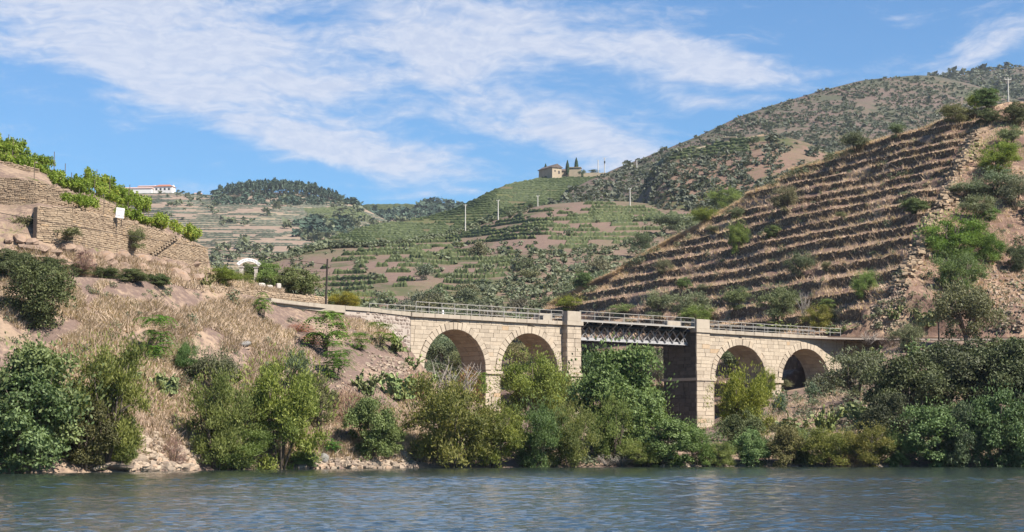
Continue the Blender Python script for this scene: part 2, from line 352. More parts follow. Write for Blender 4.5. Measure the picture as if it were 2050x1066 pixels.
# ================================================================== terrain
class Sheet:
    """ground as a grid in azimuth and distance; cols give, every so many azimuths, the heights along that line of sight"""
    def __init__(s, px, D, Z):            # px (C,), D and Z (R,C)
        s.px, s.D, s.Z = px, D, Z
        X = az_of(px)[None, :] * D
        s.P = np.stack([X, D, Z], -1)
        s.refresh()
    def refresh(s):
        s.P[..., 2] = s.Z; s.PX, s.PY = to_px(s.P)
    @staticmethod
    def from_keys(keys, step=5.0, sub=10, subs=None, smooth=40.0, sharp_to=-1e6):
        kp = np.array([k[0] for k in keys], float); K = len(keys[0][1])
        D = np.array([[q[1] for q in k[1]] for k in keys], float)
        Z = np.array([[q[0] if q[0] < 0 or len(q) > 2 else z_of(q[0], q[1]) for q in k[1]] for k in keys], float)
        px = np.arange(kp[0], kp[-1] + 1e-6, step)
        Dk = np.array([np.interp(px, kp, D[:, i]) for i in range(K)]); Zk = np.array([np.interp(px, kp, Z[:, i]) for i in range(K)])
        w = max(1, int(smooth / step))                                # round off the kinks where two spans meet
        ker = np.hanning(2 * w + 1); ker /= ker.sum(); keep = np.clip((px - sharp_to) / 30, 0, 1)
        for A in (Dk, Zk):
            for i in range(K):
                pad = np.concatenate([np.full(w, A[i, 0]), A[i], np.full(w, A[i, -1])])
                A[i] = A[i] * (1 - keep) + np.convolve(pad, ker, 'valid') * keep
        rows_d, rows_z = [], []
        for i in range(K - 1):
            n = subs[i] if subs else sub
            for a in np.arange(n) / n:
                rows_d.append(Dk[i] + (Dk[i + 1] - Dk[i]) * a); rows_z.append(Zk[i] + (Zk[i + 1] - Zk[i]) * a)
        rows_d.append(Dk[-1]); rows_z.append(Zk[-1])
        return Sheet(px, np.array(rows_d), np.array(rows_z))
    def roughen(s, amp, size, seed, oct=4, w=None):
        n = fbm(s.P[..., 0] / size, s.P[..., 1] / size, seed, oct) * 2 * amp
        s.Z = s.Z + (n if w is None else n * w); s.refresh()
    def build(s, name, mat, smooth=True):
        Rn, Cn = s.D.shape; idx = np.arange(Rn * Cn).reshape(Rn, Cn)
        q = np.stack([idx[:-1, :-1], idx[:-1, 1:], idx[1:, 1:], idx[1:, :-1]], -1).reshape(-1, 4)
        return put(name, mesh_np(name, s.P.reshape(-1, 3), q, mat, smooth=smooth), kind='structure')
    def at(s, px, y):
        """the first ground point that is seen at the azimuth px and row y"""
        c = np.clip((px - s.px[0]) / (s.px[1] - s.px[0]), 0, len(s.px) - 1.001); i = int(c); a = c - i
        py = s.PY[:, i] * (1 - a) + s.PY[:, i + 1] * a
        P = s.P[:, i] * (1 - a) + s.P[:, i + 1] * a
        hit = np.nonzero(py <= y)[0]
        if len(hit) == 0: return P[np.argmin(py)]
        r = hit[0]
        if r == 0: return P[0]
        t = (py[r - 1] - y) / (py[r - 1] - py[r] + 1e-9)
        return P[r - 1] + (P[r] - P[r - 1]) * t
    def z_at(s, X, Y):
        px = 1025 + X / Y * F * AZK
        c = np.clip((px - s.px[0]) / (s.px[1] - s.px[0]), 0, len(s.px) - 1.001); i = int(c)
        return float(np.interp(Y, s.D[:, i], s.Z[:, i]))

# ---- river
def build_river():
    m, t = new_mat('river water'); c = objco(t)
    h = t.noise(t.scalevec(c, 3.0, 7.0, 1), 1.0, 3, 0.6, 0.3)
    p = finish(t, (0.020, 0.030, 0.026), 0.05, h, 0.6, 0.05, 0.5)
    p.inputs['IOR'].default_value = 1.333
    # wind ripples as real waves over the part of the river in front of the bank
    px = np.arange(-700, 2800, 13.0); D = [28.0]
    while D[-1] < 146: D.append(D[-1] + 0.062 + 0.0012 * D[-1])
    D = np.array(D)[:, None]; X = az_of(px)[None, :] * D; Y = np.repeat(D, len(px), 1); g = np.random.default_rng(4)
    gust = 0.42 + 1.55 * np.clip(fbm(X / 34, Y / 13, 15, 3) + .28, 0, .8); Z = np.zeros_like(X)
    for i in range(40):
        L = 0.16 * (3.8 ** g.random() ** 1.1); a = math.radians(90) + g.normal(0, .42); kx, ky = math.cos(a) * 6.283 / L, math.sin(a) * 6.283 / L
        wob = 1.2 * fbm(X / (L * 5), Y / (L * 5), 60 + i, 2) * 1.6
        Z += 0.0070 * L ** .98 * np.sin(kx * X + ky * Y + g.uniform(0, 6.28) + wob)
    Z *= gust * np.clip((147 - D) / 8, .25, 1) * np.clip(.55 + (D - 41) / 22, .55, 1) * np.clip(1 - (D - 95) / 60, .55, 1)
    V = np.stack([X, Y, Z], -1).reshape(-1, 3); Rn, Cn = X.shape; idx = np.arange(Rn * Cn).reshape(Rn, Cn)
    q = np.stack([idx[:-1, :-1], idx[:-1, 1:], idx[1:, 1:], idx[1:, :-1]], -1).reshape(-1, 4)
    o = len(V); V = np.concatenate([V, [(-1500, -400, -.14), (1500, -400, -.14), (1500, 330, -.14), (-1500, 330, -.14)]]); q = np.concatenate([q, [[o, o + 1, o + 2, o + 3]]])
    put('river', mesh_np('river', V, q, m, smooth=True), kind='structure')
build_river()
V = np.array([(-6000, 147, -3.0), (6000, 147, -3), (6000, 9000, -3), (-6000, 9000, -3)], float)
put('valley_floor', mesh_np('valley_floor', V, np.array([[0, 1, 2, 3]]), M['floor']), kind='structure')

# ---- near bank: (row y or height, distance[, 1 = first number is a height])
def zz(z, D): return (z, D, 1)
def yy(y, D): return (y, D)
def bank_keys():
    k = []
    def add(px, Ds, *rest): k.append((px, [zz(-2.5, Ds - 9), zz(0.0, Ds)] + list(rest)))
    add(-280, 106, zz(3, 110), zz(8.5, 118), zz(13.3, 124), zz(13.4, 130), zz(18.5, 134), zz(20, 139), zz(20.8, 143), zz(23.2, 144), zz(31, 155), zz(20, 195))
    add(0, 108.6, zz(3.2, 112), zz(8.5, 120), zz(13.3, 130), zz(13.4, 136), yy(442, 139), yy(418, 143), yy(410, 146), yy(355, 146.4), yy(300, 160), zz(18, 200))
    add(62, 110, zz(3, 114), zz(8.2, 122), zz(13.3, 131), zz(13.4, 137), yy(450, 139.5), yy(416, 142.5), yy(408, 146), yy(362, 146.4), yy(325, 161), zz(17, 200))
    add(70, 110, zz(3, 114), zz(8.2, 122), zz(13.3, 131), zz(13.4, 137), yy(472, 138.8), yy(415, 139.2), yy(408, 146), yy(364, 146.4), yy(328, 161), zz(17, 200))
    add(140, 111.5, zz(2.8, 115.5), zz(8, 123), zz(13.3, 132), zz(13.4, 138), yy(483, 141), yy(419, 141.4), yy(414, 146.6), yy(388, 147), yy(366, 163), zz(16, 200))
    add(270, 115, zz(2.6, 119), zz(7.5, 126.5), zz(13.3, 135.5), zz(13.4, 141.5), yy(499, 150.5), yy(448, 150.9), yy(442, 156.5), yy(428, 157), yy(424, 170), zz(15, 200))
    add(340, 118, zz(2.6, 122), zz(7.5, 129), zz(13.3, 139), zz(13.4, 145), yy(516, 156.5), yy(473, 156.9), yy(466, 162), yy(462, 162.4), yy(457, 172), zz(14, 200))
    add(411, 121, zz(2.6, 125), zz(7.5, 132), zz(13.3, 143), zz(13.4, 149), yy(534, 163), yy(499, 163.4), yy(498, 170), yy(499, 171), yy(500, 176), zz(12, 200))
    add(420, 121.2, zz(2.6, 125), zz(7.5, 132.3), zz(13.3, 143.5), zz(13.4, 149.5), yy(540, 163), yy(538, 165), yy(537, 172), yy(538, 178), yy(543, 184), zz(10, 215))
    add(500, 123.5, zz(2.6, 127.5), zz(7.5, 136), zz(13.3, 149), zz(13.3, 155), yy(575, 164), yy(568, 170), yy(566, 180), yy(565, 186), yy(566, 192), zz(8, 225))
    add(560, 125, zz(2.6, 129), zz(7.5, 139), zz(12.7, 153.2), zz(13.1, 159), yy(585, 166), yy(584, 172), yy(586, 180), yy(590, 185), yy(596, 190), zz(7, 225))
    add(640, 127, zz(2.6, 131), zz(7.5, 142), zz(12.6, 158), zz(13.1, 164), yy(603, 168), yy(604, 172), yy(606, 177), yy(609, 181), yy(612, 186), zz(6, 220))
    add(690, 128.3, zz(2.5, 132), zz(7.2, 144), zz(12.5, 160.2), zz(13.1, 166), zz(13.1, 169), zz(12.6, 173), zz(12, 177), zz(11, 181), zz(9, 187), zz(5, 222))
    add(740, 129.3, zz(2.4, 133), zz(7, 146), yy(640, 162), zz(12.5, 168), zz(12.5, 171), zz(12, 174), zz(10.5, 177), zz(8.5, 181), zz(6, 188), zz(4, 225))
    add(822, 131.3, zz(2.2, 135), zz(5.5, 150), yy(692, 166.5), zz(10, 173), zz(9, 176), zz(7.5, 180), zz(6.3, 185), zz(5.3, 190), zz(4.5, 200), zz(4, 240))
    add(850, 132, zz(2.1, 136), zz(5, 151), yy(747, 167.5), zz(7.6, 174), zz(7, 177), zz(6.2, 181), zz(5.6, 186), zz(5, 192), zz(4.2, 202), zz(4, 245))
    add(985, 134, zz(1.9, 139), zz(3.2, 154), yy(822, 172.5), zz(4.6, 179), zz(4.5, 183), zz(4.4, 187), zz(4.3, 195), zz(4.2, 205), zz(4, 220), zz(4, 270))
    add(1145, 136, zz(1.7, 141), zz(2.9, 156), yy(835, 178.5), zz(4.1, 186), zz(4.1, 190), zz(4.1, 194), zz(4, 202), zz(4, 210), zz(4, 225), zz(4, 280))
    add(1280, 137, zz(1.5, 142), zz(2.2, 160), yy(862, 184), zz(3.2, 192), zz(3.3, 196), zz(3.4, 200), zz(3.6, 207), zz(3.8, 215), zz(4, 235), zz(4, 290))
    add(1410, 138.5, zz(1.4, 144), zz(2.1, 162), yy(867, 189), zz(3.5, 198), zz(3.6, 202), zz(3.8, 206), zz(4, 212), zz(4, 220), zz(4, 240), zz(4, 300))
    add(1547, 139.5, zz(1.6, 145), zz(3.6, 165), yy(797, 197), zz(7, 206), zz(7, 210), zz(7, 214), zz(7, 218), zz(7, 225), zz(7, 245), zz(7, 300))
    add(1620, 139, zz(1.7, 145), zz(4, 168), yy(780, 202), zz(8, 211), zz(8, 214), zz(8, 217), zz(8, 221), zz(8, 228), zz(8, 248), zz(8, 300))
    add(1690, 138.5, zz(1.8, 144), zz(5, 170), yy(745, 206), zz(10, 215), zz(10, 217), zz(10, 219), zz(10, 223), zz(10, 230), zz(10, 250), zz(10, 300))
    add(1780, 138, zz(2, 144), zz(6.5, 172), zz(12.75, 207), zz(12.9, 213), zz(13, 215), zz(13, 217), zz(13, 221), zz(13, 230), zz(13, 250), zz(13, 300))
    add(1880, 137.6, zz(2, 144), zz(6.5, 172), zz(12.8, 207.5), zz(12.9, 213.5), zz(13, 215.5), zz(13, 218), zz(13, 222), zz(13, 230), zz(13, 250), zz(13, 300))
    add(2050, 137, zz(2, 143), zz(6.5, 170), zz(12.8, 208), zz(12.9, 214), zz(13, 216), zz(13, 218), zz(13, 222), zz(13, 230), zz(13, 250), zz(13, 300))
    add(2340, 136, zz(2, 142), zz(6.5, 169), zz(12.8, 208), zz(12.9, 214), zz(13, 216), zz(13, 218), zz(13, 222), zz(13, 230), zz(13, 250), zz(13, 300))
    a = dict((q[0], q[1]) for q in k)
    k.insert(0, (-900, a[-280])); k.append((2950, a[2340]))
    return k
BANK = Sheet.from_keys(bank_keys(), 4.0, subs=[3, 6, 14, 18, 5, 12, 4, 5, 4, 8, 6], smooth=48, sharp_to=430)
_w = np.clip((BANK.P[..., 2] - 0.1) / 1.5, 0.15, 1.0)
rowi = np.arange(BANK.D.shape[0])[:, None]
_flat = np.where((rowi >= 41) & (rowi <= 46), 0.15, 1.0)     # the track bed stays even
_cut = np.where((rowi > 46) & (rowi < 58) & (BANK.px[None, :] < 430), 2.6, 1.0)   # the rocky cutting above it does not
BANK.roughen(0.32, 4.5, 3, 4, _w * _flat); BANK.roughen(0.3, 1.6, 8, 3, _w * _flat * _cut * 0.7)
BANK.build('riverbank', M['bank'])

# ---- the terraced hill on the right: an inclined plane cut into steps
HU = np.array([0.915, 0.404]); HP0 = np.array([44.0, 226.0]); HG, HZ0 = 0.65, 22.0
HC = HG * HU.dot(HP0) - HZ0
SIL_D = [(880, 790), (980, 705), (1030, 668), (1060, 640), (1090, 618), (1140, 590), (1180, 572), (1230, 549), (1280, 519), (1340, 484), (1400, 454), (1450, 425), (1500, 402), (1545, 381), (1600, 351), (1635, 339), (1660, 324), (1700, 310), (1740, 297), (1785, 281), (1830, 267), (1870, 255), (1900, 240), (1960, 219), (2000, 213), (2050, 200), (2360, 160), (2960, 120)]
def hill_k(px): return HG * (HU[0] * az_of(px) + HU[1])
def hill_right(z): return np.interp(z, [10, 14, 24, 34, 46, 52], [1745, 1765, 1832, 1895, 1962, 1990])
def hill_shift(px, z): t = np.clip((px - hill_right(z) - 5) / 250.0, 0, 1.6); return 24.0 * t
def hill_min(px):                       # the hill is cut back behind the bridge and the track
    s = np.array([8.0, 20, 30, 40, 50, 57, 61]); q = BR_A + BR_D * s[:, None] + BR_N * 4.6
    p = 1025 + q[:, 0] / q[:, 1] * F * AZK
    return np.where(px < p[-1], np.interp(px, p, q[:, 1], left=0), np.interp(px, [p[-1], 1800], [q[-1, 1], 213.5]))
BR_A = np.array([-9.013, 168.373]); BR_D = np.array([math.cos(math.radians(41.634)), math.sin(math.radians(41.634))]); BR_N = np.array([-BR_D[1], BR_D[0]])
def hill_wig(px, z): return 9.0 * fbm(px / 230.0, z / 26.0, 40, 2) + 4.5 * fbm(px / 110.0, z / 8.0, 41, 3) + 2.2 * fbm(px / 34.0, z / 3.0, 43, 2) + 5.0 * fbm(px / 150.0, z / 1.3, 44, 2)
def hill_D(px, z): return (z + HC) / hill_k(px) + hill_shift(px, z) + hill_wig(px, z)
def hill_crest(px):
    e = e_of(np.interp(px, [p for p, _ in SIL_D], [y for _, y in SIL_D])); k = hill_k(px); z = np.full_like(px, 30.0)
    for _ in range(6):
        d = (k * hill_shift(px, z) + HC + H0) / (k - e); z = H0 + e * d
    return d
LEVZ = [3.0]
while LEVZ[-1] < 52: LEVZ.append(LEVZ[-1] + float(np.interp(LEVZ[-1], [10, 22, 34, 48], [2.75, 2.35, 2.0, 1.8])))
NLEV = len(LEVZ) - 1
def tread(n): return float(np.interp(LEVZ[n], [10, 24, 40], [0.56, 0.63, 0.68]))     # share of a step that the sloping tread takes up
def build_terraces():
    px = np.arange(880, 2951, 5.0); crest = hill_crest(px)
    zc = H0 + e_of(np.interp(px, [p for p, _ in SIL_D], [y for _, y in SIL_D])) * crest
    rows_d, rows_z = [], []
    for n in range(NLEV):
        z, z1 = LEVZ[n], LEVZ[n + 1]; HSTEP = z1 - z; tf = tread(n)
        st = np.clip((hill_right(z + 1) + 6 - px) / 12.0, 0, 1) * np.clip((zc - z) / 2.0 + 1, 0, 1)
        d0, d1 = hill_D(px, z), hill_D(px, z1)
        for a, zr in ((0.0, 0.0), (0.35, 0.33 * tf), (0.7, 0.69 * tf)):
            rows_d.append(d0 + (d1 - d0) * a); rows_z.append(z + (HSTEP * a) * (1 - st) + zr * HSTEP * st)
        rows_d.append(d1 - 0.10); rows_z.append(z1 * (1 - st) + (z + tf * HSTEP) * st)
    D, Z = np.array(rows_d), np.array(rows_z)
    Z = np.where(D > crest, np.minimum(Z, zc[None, :]), Z); D = np.maximum(np.minimum(D, crest[None, :]), hill_min(px)[None, :])
    ext = [(4, 0.2), (9, -1.5), (20, -8), (45, -24), (80, -46)]
    last = Z[-1]
    D = np.vstack([D] + [crest + a for a, _ in ext]); Z = np.vstack([Z] + [np.maximum(last + b, -2) for _, b in ext])
    S = Sheet(px, D, Z)
    right = np.clip((px[None, :] - np.vectorize(hill_right)(Z) - 10) / 40, 0, 1)
    S.roughen(0.16, 2.5, 21, 3); S.roughen(1.5, 11, 22, 4, right)
    return S
HILL = build_terraces()
HILL.build('terraced_hill', M['terraced'], smooth=False)

# ---- hills behind
def hill(name, mat, keys, step, sub, amp, size, seed, back=((0.10, 0.04), (0.45, 0.45))):
    kk = []; keys = list(keys)
    if name in ('far_terraced_hill',): keys.insert(0, (-700, [(a + 40 * (i == len(keys[0][1]) - 1), b) for i, (a, b) in enumerate(keys[0][1])]))
    if name in ('scrub_mountain', 'distant_ridge'): keys.append((2950, keys[-1][1]))
    for px, q in keys:
        q = [(a, b) for a, b in q]; y, D = q[-1]; z = z_of(y, D)
        kk.append((px, q + [(z - z * bz if z * (1 - bz) > 0 else 0.5, D * (1 + bd), 1) for bd, bz in back]))
    s = Sheet.from_keys(kk, step, sub)
    Rn = s.D.shape[0]; fall = np.ones(Rn); top = (len(keys[0][1]) - 1) * sub
    w = np.clip(np.abs(np.arange(Rn) - top) / (sub * 0.4), 0.15, 1)[:, None]
    s.roughen(amp, size, seed, 5, w)
    s.build(name, mat); return s
SPUR = hill('scrub_spur', M['spur'], [
    (440, [(866, 262), (660, 300), (610, 380), (575, 450), (552, 515)]), (560, [(866, 262), (660, 300), (600, 380), (560, 450), (521, 540)]),
    (640, [(866, 262), (700, 290), (620, 370), (560, 450), (500, 565)]), (800, [(866, 262), (760, 290), (640, 350), (560, 430), (492, 570)]),
    (900, [(866, 262), (790, 290), (650, 350), (560, 430), (475, 610)]), (930, [(866, 262), (790, 290), (650, 350), (560, 430), (461, 640)]),
    (1000, [(866, 262), (790, 290), (650, 350), (560, 430), (438, 650)]), (1080, [(866, 262), (790, 290), (650, 350), (560, 430), (411, 670)]),
    (1190, [(866, 262), (790, 295), (650, 360), (560, 440), (402, 680)]), (1260, [(866, 262), (780, 300), (650, 365), (560, 445), (403, 680)]),
    (1420, [(866, 262), (760, 320), (640, 380), (540, 460), (424, 640)]), (1550, [(866, 262), (740, 330), (620, 400), (520, 480), (412, 640)]),
    (1760, [(866, 262), (700, 350), (600, 420), (500, 500), (405, 640)])], 6, 14, 2.2, 40, 51)
VINE = hill('vineyard_hill', M['vineyard'], [
    (480, [(610, 470), (580, 510), (572, 545)]), (560, [(570, 480), (535, 540), (519, 580)]), (640, [(540, 520), (510, 600), (485, 660)]),
    (740, [(530, 540), (490, 640), (452, 740)]), (830, [(520, 560), (480, 680), (441, 800)]), (900, [(510, 580), (470, 720), (424, 850)]),
    (935, [(500, 600), (455, 760), (407, 880)]), (1000, [(480, 640), (425, 820), (375, 950)]), (1075, [(460, 680), (405, 880), (358, 1050)]),
    (1120, [(450, 700), (400, 900), (353, 1070)]), (1225, [(440, 720), (395, 900), (347, 1090)]), (1300, [(440, 740), (400, 900), (352, 1100)]),
    (1420, [(440, 740), (410, 900), (372, 1100)])], 6, 14, 1.5, 70, 52)
SCRUB = hill('scrub_mountain', M['scrub'], [
    (1080, [(500, 620), (460, 720), (430, 800), (412, 900)]), (1160, [(480, 620), (430, 740), (395, 850), (372, 960)]),
    (1225, [(470, 640), (420, 780), (378, 930), (342, 1070)]), (1330, [(470, 640), (410, 800), (350, 960), (302, 1130)]),
    (1400, [(470, 650), (400, 820), (335, 1000), (274, 1180)]), (1480, [(480, 660), (400, 850), (310, 1080), (236, 1250)]),
    (1560, [(480, 670), (395, 880), (300, 1100), (209, 1300)]), (1640, [(480, 680), (390, 900), (280, 1150), (185, 1380)]),
    (1740, [(480, 690), (385, 920), (265, 1200), (161, 1450)]), (1850, [(480, 700), (380, 950), (255, 1250), (151, 1520)]),
    (1890, [(480, 700), (380, 950), (255, 1250), (154, 1530)]), (1940, [(480, 700), (380, 950), (260, 1250), (165, 1540)]),
    (2000, [(480, 700), (380, 950), (265, 1250), (182, 1540)]), (2050, [(480, 700), (380, 950), (270, 1250), (200, 1540)]),
    (2340, [(480, 700), (390, 950), (320, 1250), (270, 1500)])], 7, 16, 4.0, 90, 53)
KNOLL = hill('earth_knoll', M['knoll'], [
    (1250, [(520, 600), (480, 690), (450, 770)]), (1330, [(500, 600), (350, 690), (309, 770)]), (1400, [(500, 600), (340, 690), (297, 770)]),
    (1480, [(500, 600), (330, 690), (278, 770)]), (1540, [(500, 600), (320, 690), (267, 770)]), (1620, [(500, 600), (330, 690), (284, 770)]),
    (1680, [(500, 600), (350, 690), (314, 770)]), (1780, [(500, 600), (400, 690), (370, 770)])], 6, 14, 1.6, 45, 54)
RIDGE = hill('distant_ridge', M['scrub'], [
    (1780, [(230, 1600), (200, 1850), (180, 2000)]), (1880, [(220, 1650), (178, 1900), (159, 2100)]), (1950, [(210, 1650), (165, 1900), (148, 2100)]),
    (2050, [(200, 1650), (150, 1900), (134, 2100)]), (2340, [(190, 1650), (130, 1900), (105, 2100)])], 8, 12, 5, 120, 55)
FARH = hill('far_terraced_hill', M['far'], [
    (60, [(660, 780), (540, 1050), (450, 1350), (402, 1600)]), (170, [(660, 780), (540, 1050), (450, 1350), (392, 1600)]), (235, [(660, 780), (540, 1050), (445, 1350), (387, 1600)]),
    (345, [(660, 780), (540, 1050), (440, 1350), (385, 1600)]), (400, [(660, 780), (540, 1050), (440, 1350), (393, 1600)]),
    (430, [(660, 780), (540, 1050), (440, 1350), (388, 1620)]), (520, [(660, 780), (540, 1050), (440, 1350), (385, 1640)]),
    (600, [(660, 780), (540, 1050), (445, 1350), (387, 1640)]), (665, [(660, 780), (540, 1050), (450, 1350), (400, 1620)]),
    (720, [(660, 780), (540, 1050), (460, 1320), (414, 1580)]), (770, [(660, 780), (540, 1030), (480, 1250), (441, 1500)]),
    (820, [(660, 780), (545, 1000), (490, 1200), (462, 1400)]), (920, [(660, 780), (550, 980), (510, 1150), (490, 1300)])], 6, 16, 4.0, 110, 56)
FAR2 = hill('far_plateau', M['far'], [
    (620, [(500, 1500), (445, 1850), (425, 2050)]), (735, [(500, 1500), (432, 1850), (411, 2050)]), (830, [(500, 1500), (432, 1850), (410, 2050)]),
    (880, [(500, 1500), (430, 1850), (408, 2050)]), (920, [(500, 1500), (432, 1850), (412, 2050)]), (1000, [(500, 1500), (440, 1850), (424, 2050)]),
    (1150, [(500, 1500), (455, 1850), (442, 2050)])], 8, 12, 4, 120, 57)

# ================================================================== bridge
BA = np.array([-9.013, 168.373]); BANG = math.radians(41.634); BD = np.array([math.cos(BANG), math.sin(BANG)]); BN = np.array([-BD[1], BD[0]])
ZD = 13.25; WID = 3.3; ZT = 12.86                      # top of the cornice, depth of the viaduct, underside of the cornice
def bw(s, w, z): q = BA + BD * s + BN * w; return np.array([q[0], q[1], z])
ARCHES = [(5.16, 3.65, 8.36, 3.6), (14.24, 3.6, 8.40, 3.55), (43.85, 4.0, 8.25, 3.58), (54.35, 4.05, 8.12, 3.68)]   # centre, half span, springing, rise
EX, EZ, EY = np.array([1., 0, 0]), np.array([0, 0, 1.]), np.array([0, 1., 0])
bridge = put('railway_bridge', None, None, 'railway bridge of tan stone arches with an iron lattice span over the creek mouth', 'bridge', loc=(BA[0], BA[1], 0), rot=BANG)
STONES = []                                            # (apparent size, parent, prism arguments)
def stone(parent, poly, o, ex, ez, en, front, back, ch, tone, key=None):
    P = np.asarray(poly, float); area = 0.5 * abs(sum(P[i][0] * P[(i + 1) % len(P)][1] - P[(i + 1) % len(P)][0] * P[i][1] for i in range(len(P))))
    c = P.mean(0); w = np.asarray(o) + np.asarray(ex) * c[0] + np.asarray(ez) * c[1]
    wp = bw(w[0], w[1], w[2]); face = abs(np.dot(BD * en[0] + BN * en[1], wp[:2]) / np.linalg.norm(wp[:2]))
    STONES.append(((key if key is not None else 1.0) * area * face / wp[1] ** 2, parent, (poly, o, ex, ez, en, front, back, ch, tone), M['ashlar_shade'] if en[0] < -.5 and key and key >= .3 else M['ashlar']))

def core(name, s0, s1, arches, zbase):
    prof = [(s0, zbase)]
    for c, hs, zs, rise in arches:
        prof += [(c - hs, zbase)]
        prof += [(c - hs * math.cos(a), zs + rise * math.sin(a)) for a in np.linspace(0, math.pi, 41)]
        prof += [(c + hs, zbase)]
    prof.append((s1, zbase))
    mb = MB(); y0, y1 = 0.05, WID
    for (a, za), (b, zb) in zip(prof[:-1], prof[1:]):
        if b - a > 1e-6:
            mb.add([(a, y0, za), (b, y0, zb), (b, y0, ZT), (a, y0, ZT)], [(0, 1, 2, 3)])
            mb.add([(a, y1, za), (b, y1, zb), (b, y1, ZT), (a, y1, ZT)], [(3, 2, 1, 0)])
            mb.add([(a, y0, ZT), (b, y0, ZT), (b, y1, ZT), (a, y1, ZT)], [(0, 1, 2, 3)])
        mb.add([(a, y0, za), (b, y0, zb), (b, y1, zb), (a, y1, za)], [(3, 2, 1, 0)])
    mb.add([(s0, y0, zbase), (s0, y1, zbase), (s0, y1, ZT), (s0, y0, ZT)], [(3, 2, 1, 0)])
    mb.add([(s1, y0, zbase), (s1, y1, zbase), (s1, y1, ZT), (s1, y0, ZT)], [(0, 1, 2, 3)])
    return mb.build(name, M['mortar'], bridge)

VTH = 0.62
def spandrel(core_o, s0, s1, arches, pier_spans, zlow):
    """courses of squared blocks round the arch rings, and the rings themselves"""
    z = ZT; rows = []
    while z > zlow:
        h = random.choice([0.32, 0.36, 0.38, 0.42]); rows.append((z - h, z)); z -= h
    for z0, z1 in rows:
        zm0, zm1 = z0 + 0.006, z1 - 0.006
        spans = [(s0, s1, None, None)]
        for c, hs, zs, rise in arches:
            def ext(zq):
                t = (zq - zs) / (rise + VTH)
                if t < 0: t = 0
                return (hs + VTH) * math.sqrt(1 - t * t) if t < 1 else 0.0
            if (z0 - zs) / (rise + VTH) >= 1: continue
            e0, e1 = ext(z0), ext(z1)
            if z1 < zs: e0 = e1 = hs + 0.0
            new = []
            for a, b, la, lb in spans:
                if c - e0 > a and c + e0 < b or (a < c < b):
                    new.append((a, c, la, (c - e0, c - e1))); new.append((c, b, (c + e0, c + e1), lb))
                else: new.append((a, b, la, lb))
            spans = new
        for a, b, la, lb in spans:
            a0, a1 = la if la else (a, a); b0, b1 = lb if lb else (b, b)
            mid = 0.5 * (a0 + b0)
            if z1 < 8.3 and not any(p0 - 0.3 < mid < p1 + 0.3 for p0, p1 in pier_spans): continue
            lo, hi = max(a0, a1), min(b0, b1)
            if b0 - a0 < 0.12: continue
            cuts = [None]; x = lo + random.uniform(0.35, 0.9)
            while x < hi - 0.4: cuts.append(x); x += random.uniform(0.5, 1.1)
            cuts.append(None)
            for i in range(len(cuts) - 1):
                l0, l1 = (a0, a1) if cuts[i] is None else (cuts[i], cuts[i]); r0, r1 = (b0, b1) if cuts[i + 1] is None else (cuts[i + 1], cuts[i + 1])
                if min(r0 - l0, 9) < 0.1: continue
                g = 0.008
                poly = [(l0 + g, zm0), (r0 - g, zm0), (max(r1 - g, l1 + 0.03), zm1), (l1 + g, zm1)]
                tone = np.clip(random.gauss(0.42, 0.2), 0, 0.7) if random.random() > 0.07 else random.uniform(0.75, 1)
                stone(core_o, poly, (0, 0, 0), EX, EZ, -EY, random.uniform(0.0, 0.035), -0.12, 0.018, tone)
    for c, hs, zs, rise in arches:
        n = 25
        for i in range(n):
            a0, a1 = math.pi * i / n + 0.004, math.pi * (i + 1) / n - 0.004
            th = VTH + random.choice([0, 0.0, 0.08, -0.06]); g = lambda a, t: (c - (hs + t) * math.cos(a), zs + (rise + t) * math.sin(a))
            poly = [g(a0, -0.03), g(a0, th), g(a1, th), g(a1, -0.03)][::-1]
            mb = MB(); tone = np.clip(random.gauss(0.45, 0.2), 0, 0.8)
            mb.prism(poly, (0, 0, 0), EX, EZ, -EY, random.uniform(0.05, 0.12), -0.45, 0.025, tone)
            mb.build('voussoir', M['ashlar'], core_o)
    # long courses of the vault behind the ring
    mb = MB()
    for c, hs, zs, rise in arches:
        n = 25
        for i in range(n):
            a0, a1 = math.pi * i / n + 0.005, math.pi * (i + 1) / n - 0.005; y = 0.5
            while y < WID - 0.15:
                y1 = min(y + random.uniform(0.6, 1.1), WID - 0.02); d = random.uniform(0.01, 0.035)
                P = [(c - (hs - d) * math.cos(a), yy_, zs + (rise - d) * math.sin(a)) for a, yy_ in ((a0, y), (a1, y), (a1, y1 - 0.02), (a0, y1 - 0.02))]
                Q = [(c - (hs + .05) * math.cos(a), yy_, zs + (rise + .05) * math.sin(a)) for a, yy_ in ((a0, y), (a1, y), (a1, y1 - 0.02), (a0, y1 - 0.02))]
                mb.add(P + Q, [(0, 1, 2, 3), (0, 4, 5, 1), (1, 5, 6, 2), (2, 6, 7, 3), (3, 7, 4, 0)], np.clip(random.gauss(.35, .25), 0, 1)); y = y1
    mb.build('vault_stones', M['ashlar'], core_o, kind='stuff')

left = core('arched_wall', 0.0, 19.2, ARCHES[:2], 3.0)
right = core('arched_wall', 37.6, 61.0, ARCHES[2:], 2.0)
spandrel(left, 0.0, 18.5, ARCHES[:2], [(8.8, 10.65), (0, 1.5)], 4.0)
spandrel(right, 38.4, 61.0, ARCHES[2:], [(47.85, 50.3)], 4.6)
# string course at the springing
for par, spans in ((left, [(1.2, 1.62), (8.68, 10.78), (17.7, 18.5)]), (right, [(38.9, 39.95), (47.7, 50.45), (58.3, 59.0)])):
    for a, b in spans:
        mb = MB(); mb.box(a, b, -0.2, WID + 0.1, 8.02, 8.3, 0.45); mb.build('string_course', M['ashlar'], par)

